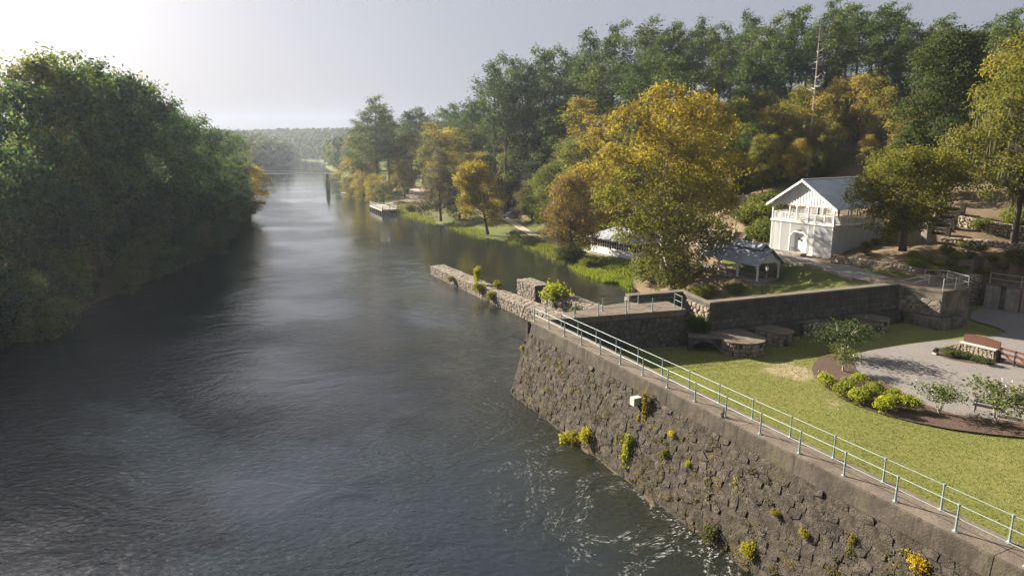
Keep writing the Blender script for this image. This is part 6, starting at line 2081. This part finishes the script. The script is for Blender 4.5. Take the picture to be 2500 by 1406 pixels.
for i, (x, y) in enumerate([(-80, 50), (-90, 58), (-76, 62), (-84, 68), (-72, 72), (-67, 64)]):  # unseen trees added beyond the view only to keep sun off the water
    plant(('broad1', 'tall0', 'broad3')[i % 3], 'broadleaf_tree', x, y, 27, pick(FARG), 0, 'unseen tree added just downstream of the view to shade the river water', 'unseen trees added to shade the water', wid=1.2)
# tall skyline trees on that bank
for i, (px, py, y) in enumerate([(30, 205, 78), (95, 150, 84), (135, 140, 88), (180, 165, 92), (218, 152, 96), (255, 182, 98), (300, 190, 102), (345, 210, 108), (385, 240, 114), (425, 268, 122), (458, 285, 128), (500, 318, 142), (540, 318, 158), (575, 330, 175)]):
    p = WY(px, py, y)
    plant(('broad1', 'tall0', 'broad3', 'tall1')[i % 4], 'broadleaf_tree', p.x, y, p.z - hq(p.x, y), pick(FARG), (.0, .05, .1, .0)[i % 4], '%s tall tree on the skyline of the wood across the river' % ordn(i), 'skyline trees across the river', wid=.95)
p = WY(598, 372, 180); plant('broad2', 'yellow_tree', p.x, 180, p.z - 1, (.14, .12, .022), .52, 'yellow topped tree at the upriver end of the wood across the river', wid=1.1)
farL = scatter(70, (-330, -80), (205, 700), 12, lambda x, y: hq(x, y) > .3 and x < -66 - (y - 205) * .29 and x > -150 - (y - 205) * .3, 9)
for i, (x, y) in enumerate(farL):
    plant(('broad0', 'tall1', 'broad2', 'bank0', 'broad3')[i % 5], 'broadleaf_tree', x, y, rr.uniform(13, 19), pick(GREEN), rr.choice((0, .05, .2)), 'hazy distant tree across the river beyond the footbridge', 'far trees across the river', wid=1.3)

# far woods, one mass
def far_woods():
    rng = np.random.default_rng(5)
    P, N_, T = [], [], []
    ys = np.sqrt(rng.uniform(430 ** 2, 1250 ** 2, 5200)); xs = ys * rng.uniform(-.50, -.04, 5200)
    ok = np.array([hq(a, c) > .35 for a, c in zip(xs, ys)])
    for x, y in zip(xs[ok], ys[ok]):
        z = hq(x, y); h = rng.uniform(14, 21); r = rng.uniform(4, 7)
        n = 46
        d = rng.normal(size=(n, 3)); d /= np.linalg.norm(d, axis=1)[:, None]
        P.append(np.array([x, y, z + h * .55]) + d * np.array([r, r, h * .45])); N_.append(d); T.append(np.clip(.5 * rng.random() + .5 * rng.random(n), 0, 1))
    P, N_, T = np.concatenate(P), np.concatenate(N_), np.concatenate(T)
    me = leaves_mesh('far_woods', M['leaf'], P, rng.uniform(1.2, 2.2, len(P)), T, np.zeros(len(P)), rng, N_, elong=.8)
    o = link_mesh('far_woods', me)
    o.color = (.05, .06, .024, 0)
    tag(o, 'hazy wooded hills at the far bend of the river', 'woods', None, 'stuff')
far_woods()

# ---- shrubs
bed_px = [(2020, 945), (2095, 938), (2072, 952), (2055, 968), (2138, 962), (2124, 975), (2097, 985), (2180, 978), (2168, 994), (2155, 1003), (2220, 1000)]
bl = ['bright shrub at the tip of the curved mulch bed', 'bright shrub nearest the gravel in the mulch bed, beside the small white flowering tree', 'bright shrub in the second pair of the mulch bed', 'dull green shrub on the lawn side of the second pair in the mulch bed', 'olive shrub against the gravel in the middle of the mulch bed',
      'bright shrub in the middle of the mulch bed', 'bright shrub on the lawn edge in the middle of the mulch bed', 'bright shrub on the gravel edge of the last cluster in the mulch bed', 'bright shrub in the centre of the last cluster in the mulch bed', 'bright shrub on the lawn edge of the last cluster in the mulch bed', 'last bright shrub of the mulch bed, beside the bare stemmed flowering tree']
for i, (px, py) in enumerate(bed_px):
    q = W(px, py, LAWN_Z + .1)
    plant('bush%d' % (i % 3), 'bed_shrub', q.x, q.y, rr.uniform(.95, 1.15), ((.27, .29, .028), (.23, .25, .03), (.18, .195, .04))[i % 3 if i not in (3, 4) else 2], 0, bl[i], 'shrubs in the curved mulch bed', 'shrub', z=q.z, parts=('stem', 'foliage'), wid=.95)
zs_ = [(935, 1060), (1040, 1120), (1180, 1110), (1300, 1040), (1400, 1140), (1090, 990), (560, 1110), (720, 1150), (560, 1200), (640, 1220), (780, 1260), (840, 1180), (970, 1205), (1110, 1240), (910, 1260), (1060, 1270), (1320, 1275), (1520, 1220), (1260, 1345), (320, 900), (170, 960), (70, 1000), (60, 1070), (320, 950), (1640, 1160)]
for i, (a, c) in enumerate(zs_):
    q = G(2100 + a / 4.395, 380 + c / 4.395, 60)
    plant('bush%d' % (i % 3), 'slope_shrub', q.x, q.y, rr.uniform(.8, 1.15), pick([(.20, .21, .04), (.16, .175, .04), (.23, .235, .045), (.14, .15, .04)]), .0, '%s mounded shrub counted over the mulched bank above the cream retaining wall' % ordn(i), 'shrubs on the mulched bank', 'shrub', z=q.z, parts=('stem', 'foliage'), wid=1.08)
hd = [((1850, 545), 3.0, 1.1, 'large azalea mound behind the park steps beside the white pavilion'), ((1815, 548), 2.2, .9, 'azalea mound nearest the lamp by the park steps'), ((1875, 520), 3.0, 1.1, 'tall azalea mound against the upper deck of the white pavilion'), ((1868, 590), 3.0, .85, 'bright azalea by the road at the corner of the white pavilion'), ((1845, 585), 2.2, .8, 'low bright azalea between the park steps and the pavilion corner'),
      ((1790, 480), 2.2, .9, 'shrub below the terrace retaining wall'), ((1745, 500), 2.6, 1.0, 'dark shrub at the foot of the tall bare trunk'), ((1310, 535), 3.4, 1.0, 'bushy laurel beside the river path'), ((1335, 545), 2.6, 1.1, 'pale leafy shrub at the foot of the rust brown tree'), ((1005, 515), 1.8, 1.3, 'bright leafy clump on the bank beside the fishing dock'),
      ((1390, 640), 2.6, 1.2, 'waterside shrub below the rust brown tree'), ((1440, 655), 1.8, 1.1, 'low waterside shrub before the screened building'), ((1590, 690), 3.4, .95, 'leafy undergrowth at the foot of the huge golden tree'), ((1640, 695), 3.0, 1.0, 'dark undergrowth on the canal bank beside the golden tree'), ((1720, 725), 1.5, 1.2, 'bright weeds behind the basin wall corner'), ((1790, 715), 1.1, 1.2, 'low weeds behind the basin wall below the shelter'),
      ((2485, 640), 1.4, 1.0, 'ivy mound by the end of the lower terrace wall'), ((2495, 560), 2.4, 1.0, 'dense undergrowth beneath the orange tree'), ((2395, 560), 1.3, 1.0, 'shadowed shrub below the upper terrace'), ((1850, 450), 2.0, 1.2, 'dark clipped shrub behind the split rail fence'), ((1935, 440), 1.6, 1.2, 'low yellow green shrub on the lawn behind the terrace'), ((2010, 430), 1.6, 1.2, 'yellow green shrub under the moss hung grove')]
for i, ((px, py), h, wd, lb) in enumerate(hd):
    q = G(px, py, 60)
    plant('hedge%d' % (i % 2), 'shrub', q.x, q.y, h, pick([(.075, .095, .024), (.10, .12, .026), (.13, .14, .028)]), 0.05, lb, None, 'shrub', z=q.z, parts=('stem', 'foliage'), wid=wd)

# small multi stemmed flowering trees
def crape(key, seed, h, rad, dark=False):
    rng = np.random.default_rng(seed)
    b = MB(); P, N_, T = [], [], []
    tips = []
    for i in range(9):
        a = i * 2.4 + rng.uniform(-.3, .3); r = rad * rng.uniform(.3, .95)
        e = Vector((math.cos(a) * r, math.sin(a) * r, h * rng.uniform(.55, .98)))
        m = Vector((e.x * .3, e.y * .3, e.z * .55))
        b.path([(rng.normal() * .04, rng.normal() * .04, 0), m, e], [.035, .025, .008], 5)
        tips.append(e)
        for k in range(5):
            f = e.lerp(m, rng.uniform(0, .8)) + Vector((rng.normal(), rng.normal(), rng.normal() * .3)) * rad * .22
            b.path([m.lerp(e, rng.uniform(.2, .8)), f], [.012, .005], 3)
            n = 26 if not dark else 44
            g = rng.normal(size=(n, 3)) * np.array([.2, .2, .07]) * rad
            P.append(np.array(f) + g); N_.append(np.tile([0, 0, 1.], (n, 1))); T.append(rng.random(n))
    P, N_, T = np.concatenate(P), np.concatenate(N_), np.concatenate(T)
    cm = leaves_mesh('foliage', M['leaf'], P, .085 * rng.uniform(.7, 1.3, len(P)), T, np.zeros(len(P)), rng, N_)
    n = 16
    F_ = np.array([tips[i % 9] for i in range(n)]) + rng.normal(size=(n, 3)) * .15
    fm = leaves_mesh('flowers', M['white'], F_, .055, np.full(n, .5), np.zeros(n), rng)
    KIND[key] = (b.mesh('stem', M['bark_pale']), cm, None, h)
    return fm
fa = crape('crape0', 91, 2.6, 1.5); fb = crape('crape1', 92, 2.6, 1.7); fc = crape('crape2', 93, 3.0, 2.1, True)
for px, py, k, h, wd, col, lb, fm in [(2057, 905, 'crape0', 2.1, 1.0, (.10, .12, .035), 'small white flowering tree at the tip of the mulch bed', fa), (2292, 1008, 'crape1', 2.4, 1.0, (.09, .12, .032), 'thin stemmed flowering tree beside the last bed shrub', fb),
                              (2428, 1033, 'crape0', 3.0, 1.1, (.10, .125, .035), 'white flowering tree in front of the dark park bench', fa), (2520, 1030, 'crape1', 2.6, 1.0, (.09, .12, .03), 'flowering tree cut by the frame edge beyond the bench', fb), (2055, 868, 'crape2', 3.3, 1.15, (.045, .065, .022), 'dark spreading bush tree in front of the stone piers', fc)]:
    q = W(px, py, LAWN_Z + .1)
    r_ = plant(k, 'flowering_tree', q.x, q.y, h, col, 0, lb, None, 'tree', z=q.z, parts=('stem', 'foliage'), wid=wd)
    if k != 'crape2': link_mesh('flowers', fm, r_)
# groundcover clumps on the sign island
for i, (px, py) in enumerate(sorted([(2310, 862), (2330, 858), (2350, 858), (2340, 872), (2362, 876), (2385, 882), (2408, 889), (2318, 870)])):
    q = W(px, py, LAWN_Z + .1)
    plant('bush%d' % (i % 3), 'strappy_clump', q.x, q.y, .62, (.075, .095, .04), 0, '%s strappy grey green clump counted from the floodlight towards the rusty fence' % ordn(i), 'clumps around the sign base', 'plant', z=q.z, parts=('stem', 'foliage'), wid=1.3)

# plants growing on the river wall and jetties
def wallpix(px, py):
    a, c, e = wallp(0, .38, 4.95), wallp(10, .38, 4.95), wallp(0, 1.95, -.6)
    n = (c - a).cross(e - a).normalized()
    p0 = Vector((0, 0, CAM_Z)); d = WY(px, py, 30.0) - p0
    t = (a - p0).dot(n) / d.dot(n)
    return p0 + d * t
YG = (.27, .25, .018)
wp = [(1400, 1078, 1.5, 1.0, YG, 'bushy yellow green sapling jutting from the wall foot by the water'), (1438, 1065, 1.3, .8, YG, 'upper yellow green sapling of the pair near the wall foot'), (1530, 1120, 2.6, .9, (.22, .23, .02), 'narrow yellow green creeper hanging down the middle of the wall'), (1506, 1075, .7, .7, YG, 'small yellow tuft above the hanging creeper'),
      (1580, 1000, 2.0, .8, (.20, .16, .035), 'olive vine hanging below the pale concrete block'), (1560, 1024, .6, .9, (.42, .34, .015), 'bright yellow tuft at the foot of the olive vine'), (1645, 1058, .45, 1.2, (.40, .32, .02), 'small yellow weed in the middle of the wall'), (1685, 1131, .45, .9, YG, 'tiny bright weed low on the wall'), (1742, 1305, 1.2, .8, (.07, .075, .025), 'dark shrub at the water line of the wall'),
      (1832, 1345, 1.0, .7, YG, 'yellow sapling near the water beside the dark shrub'), (2250, 1378, .8, .8, (.42, .30, .02), 'golden weed high on the wall near the coping'), (1765, 1030, 1.1, .6, (.045, .04, .03), 'dark withered creeper hanging from the coping'), (1277, 850, .5, .8, YG, 'yellow tuft on the sunlit wall corner'), (1628, 1110, .9, .5, (.13, .13, .03), 'dull grassy tuft in the wall'), (1970, 1300, .5, 1.0, (.24, .2, .03), 'yellowing weed beside the big pale stone'), (2080, 1330, .9, 1.2, (.2, .17, .04), 'straggly vine low on the wall near the frame bottom'), (1700, 1225, .5, .9, YG, 'lone weed between the creeper and the dark shrub'), (1900, 1250, .4, 1.2, (.2, .17, .04), 'dry weed in the wall joints under the walkway')]
for i, (px, py, h, wd, col, lb) in enumerate(wp):
    q = wallpix(px, py)
    r_ = plant(('creeper%d' % (i % 2)) if ('vine' in lb or 'creeper' in lb or 'straggly' in lb) else 'bush%d' % (i % 3), 'wall_plant', q.x + WN.x * .05, q.y + WN.y * .05, h, col, 0, lb, 'plants growing on the river wall', 'plant', z=q.z - h * .4, parts=('stem', 'foliage'), wid=wd)
for x, y, z, h, wd, col, lb in [(5.2, 80.3, .4, 3.3, .85, (.22, .23, .02), 'bright yellow green shrub in the gap between the canal walls'), (-4.6, 89.7, 1.3, 2.6, .35, (.26, .26, .02), 'upright yellow sapling on top of the long jetty'), (-4.2, 86.6, .6, 1.6, .9, (.19, .18, .03), 'weeds spilling down the side of the long jetty below the sapling'), (-1.9, 87.0, 1.3, 1.0, 1.2, (.2, .18, .03), 'low weeds on the long jetty top'),
                                (-2.6, 83.6, .4, 1.4, .9, (.17, .16, .04), 'weeds hanging on the river side of the long jetty'), (7.4, 73.5, .3, 1.9, .9, (.10, .11, .03), 'green weeds between the canal walls'), (12.6, 60.2, 3.9, 1.6, .8, (.07, .09, .025), 'dark weeds in the corner pit of the basin'), (-8.6, 94.8, .5, 1.0, 1.0, (.17, .16, .05), 'dry grass on the river side near the jetty tip')]:
    plant('bush%d' % rr.randrange(3), 'jetty_plant', x, y, h, col, 0, lb, 'plants growing on the jetties', 'plant', z=z, parts=('stem', 'foliage'), wid=wd)
plant('hedge0', 'corner_bush', 15.9, 56.3, 2.0, (.06, .08, .024), 0, 'dark bush in the sunlit corner between cross wall and basin wall', None, 'shrub', z=3.6, parts=('stem', 'foliage'), wid=.5)

# dry creepers and weeds rooted in the wall joints
def wall_weeds():
    rng = np.random.default_rng(8)
    P, T, A, S = [], [], [], []
    for _ in range(300):
        u = rng.uniform(-.3, 38); f = rng.random() ** .8
        zc = 4.9 - 5.2 * f
        k = int(rng.integers(5, 40)); hang = rng.uniform(.1, .9) if rng.random() < .4 else .12
        tt = rng.random(); au_ = rng.random()
        for _k in range(k):
            du = rng.normal() * .14; dz = rng.normal() * .08 - abs(rng.normal()) * hang
            z = zc + dz
            if z < .1 or z > 4.95: continue
            n = .38 + (1.95 - .38) * (4.95 - z) / 5.55
            q = wallp(u + du, n + .10 + rng.random() * .06, z)
            P.append(q[:]); T.append(np.clip(.5 * tt + .5 * rng.random(), 0, 1)); A.append(au_); S.append(rng.uniform(.025, .065))
    me = leaves_mesh('wall_weeds', M['leaf'], np.array(P), np.array(S), T, A, rng, np.tile(np.array(WN) + np.array([0, 0, .4]), (len(P), 1)))
    o = link_mesh('wall_weeds', me); o.color = (.10, .092, .036, .22)
    tag(o, 'small dry weeds and creepers scattered over the river wall', 'weeds', None, 'stuff')
wall_weeds()

# tall grass along the waterline
def bank_grass(name, regs, n, h, col, label):
    rng = np.random.default_rng(len(name) + n)
    P, S = [], []
    for px0, py0, px1, py1, k in regs:
        m = int(n * k)
        for _ in range(m):
            t = rng.random(); q = (px0 + (px1 - px0) * t + rng.normal() * 5, py0 + (py1 - py0) * t + rng.normal() * 4)
            p = W(q[0], q[1], 0.3)
            z = hq(p.x, p.y)
            if z < -.5: continue
            hh = h * rng.uniform(.5, 1.2)
            P.append((p.x, p.y, max(z, -.05) + hh * .45)); S.append(hh * .55)
    P = np.array(P); S = np.array(S)
    me = leaves_mesh(name, M['leaf'], P, S, rng.random(len(P)), np.zeros(len(P)), rng, elong=.16, vert=True)
    o = link_mesh(name, me); o.color = (*col, 0)
    tag(o, label, 'grass', None, 'stuff')
bank_grass('marsh_grass', [(1405, 652, 1535, 690, 1.0), (1430, 662, 1535, 698, 1.0), (1440, 650, 1540, 672, .8), (1390, 640, 1450, 664, .5), (1420, 645, 1530, 660, .6)], 5200, .6, (.15, .185, .026), 'bright green marsh grass spreading into the canal below the golden tree')
bank_grass('shore_grass', [(1240, 588, 1330, 612, .8), (1320, 606, 1410, 645, 1.0), (1300, 595, 1390, 628, .6), (1100, 552, 1185, 576, .5), (975, 522, 1060, 540, .8), (970, 512, 1030, 525, .8), (868, 472, 905, 492, .5)], 2600, .6, (.12, .14, .032), 'tall green grass fringing the park side waterline')

def lawn_grass():
    rng = np.random.default_rng(3)
    n = 130000
    # denser near the wall where the lawn is seen closest
    u = rng.uniform(0, 40, n); v = -1.3 - rng.uniform(0, 1, n) ** 1.3 * 24
    X = WP.x + WU.x * u + WN.x * v; Y = WP.y + WU.y * u + WN.y * v
    ok = (Y < 57 + (X - 17) * .35)
    for outl in (gr, bedo):
        Q = np.array([(p.x, p.y) for p in w2(outl)])
        ok &= ~in_poly(X, Y, Q)
    for i in np.nonzero(ok)[0]:
        if in_over(X[i], Y[i]): ok[i] = False
    X, Y = X[ok], Y[ok]
    s = rng.uniform(.025, .06, len(X))
    P = np.stack([X, Y, LAWN_Z + .05 * np.sin(X * .5) * np.sin(Y * .43) + s * .7], 1)
    me = leaves_mesh('lawn_grass', M['leaf'], P, s, rng.random(len(P)), np.zeros(len(P)), rng, elong=.3, vert=True)
    o = link_mesh('lawn_grass', me); o.color = (.135, .145, .045, 0)
    tag(o, 'short grass blades over the mown lawn', 'grass', None, 'stuff')
    m = 260
    u = rng.uniform(0, 36, m); v = -1.3 - rng.uniform(0, 1, m) * 16
    P = np.stack([WP.x + WU.x * u + WN.x * v, WP.y + WU.y * u + WN.y * v, np.full(m, LAWN_Z + .07)], 1)
    ok = P[:, 1] < 53
    me = leaves_mesh('fallen_leaves', M['leaf'], P[ok], rng.uniform(.04, .09, ok.sum()), rng.random(ok.sum()), np.ones(ok.sum()), rng, np.tile([0, 0, 1.], (ok.sum(), 1)), nspread=.2)
    o = link_mesh('fallen_leaves', me); o.color = (.2, .14, .05, .5)
    tag(o, 'fallen autumn leaves dotted over the lawn', 'leaves', None, 'stuff')
lawn_grass()

# air
def haze():
    b = MB(); b.box((-200, 670, 32), (1390, 1480, 72))
    N = NT('air_haze')
    v = N.n('ShaderNodeVolumePrincipled')
    v.inputs['Color'].default_value = (.74, .84, 1.0, 1)
    v.inputs['Density'].default_value = HAZE
    v.inputs['Anisotropy'].default_value = HAZE_G
    N.l(v.outputs[0], N.out.inputs['Volume'])
    o = b.build('haze', N.m)
    o['kind'] = 'stuff'; o['label'] = 'thin pale haze hanging over the river valley'
if HAZE > 0: haze()
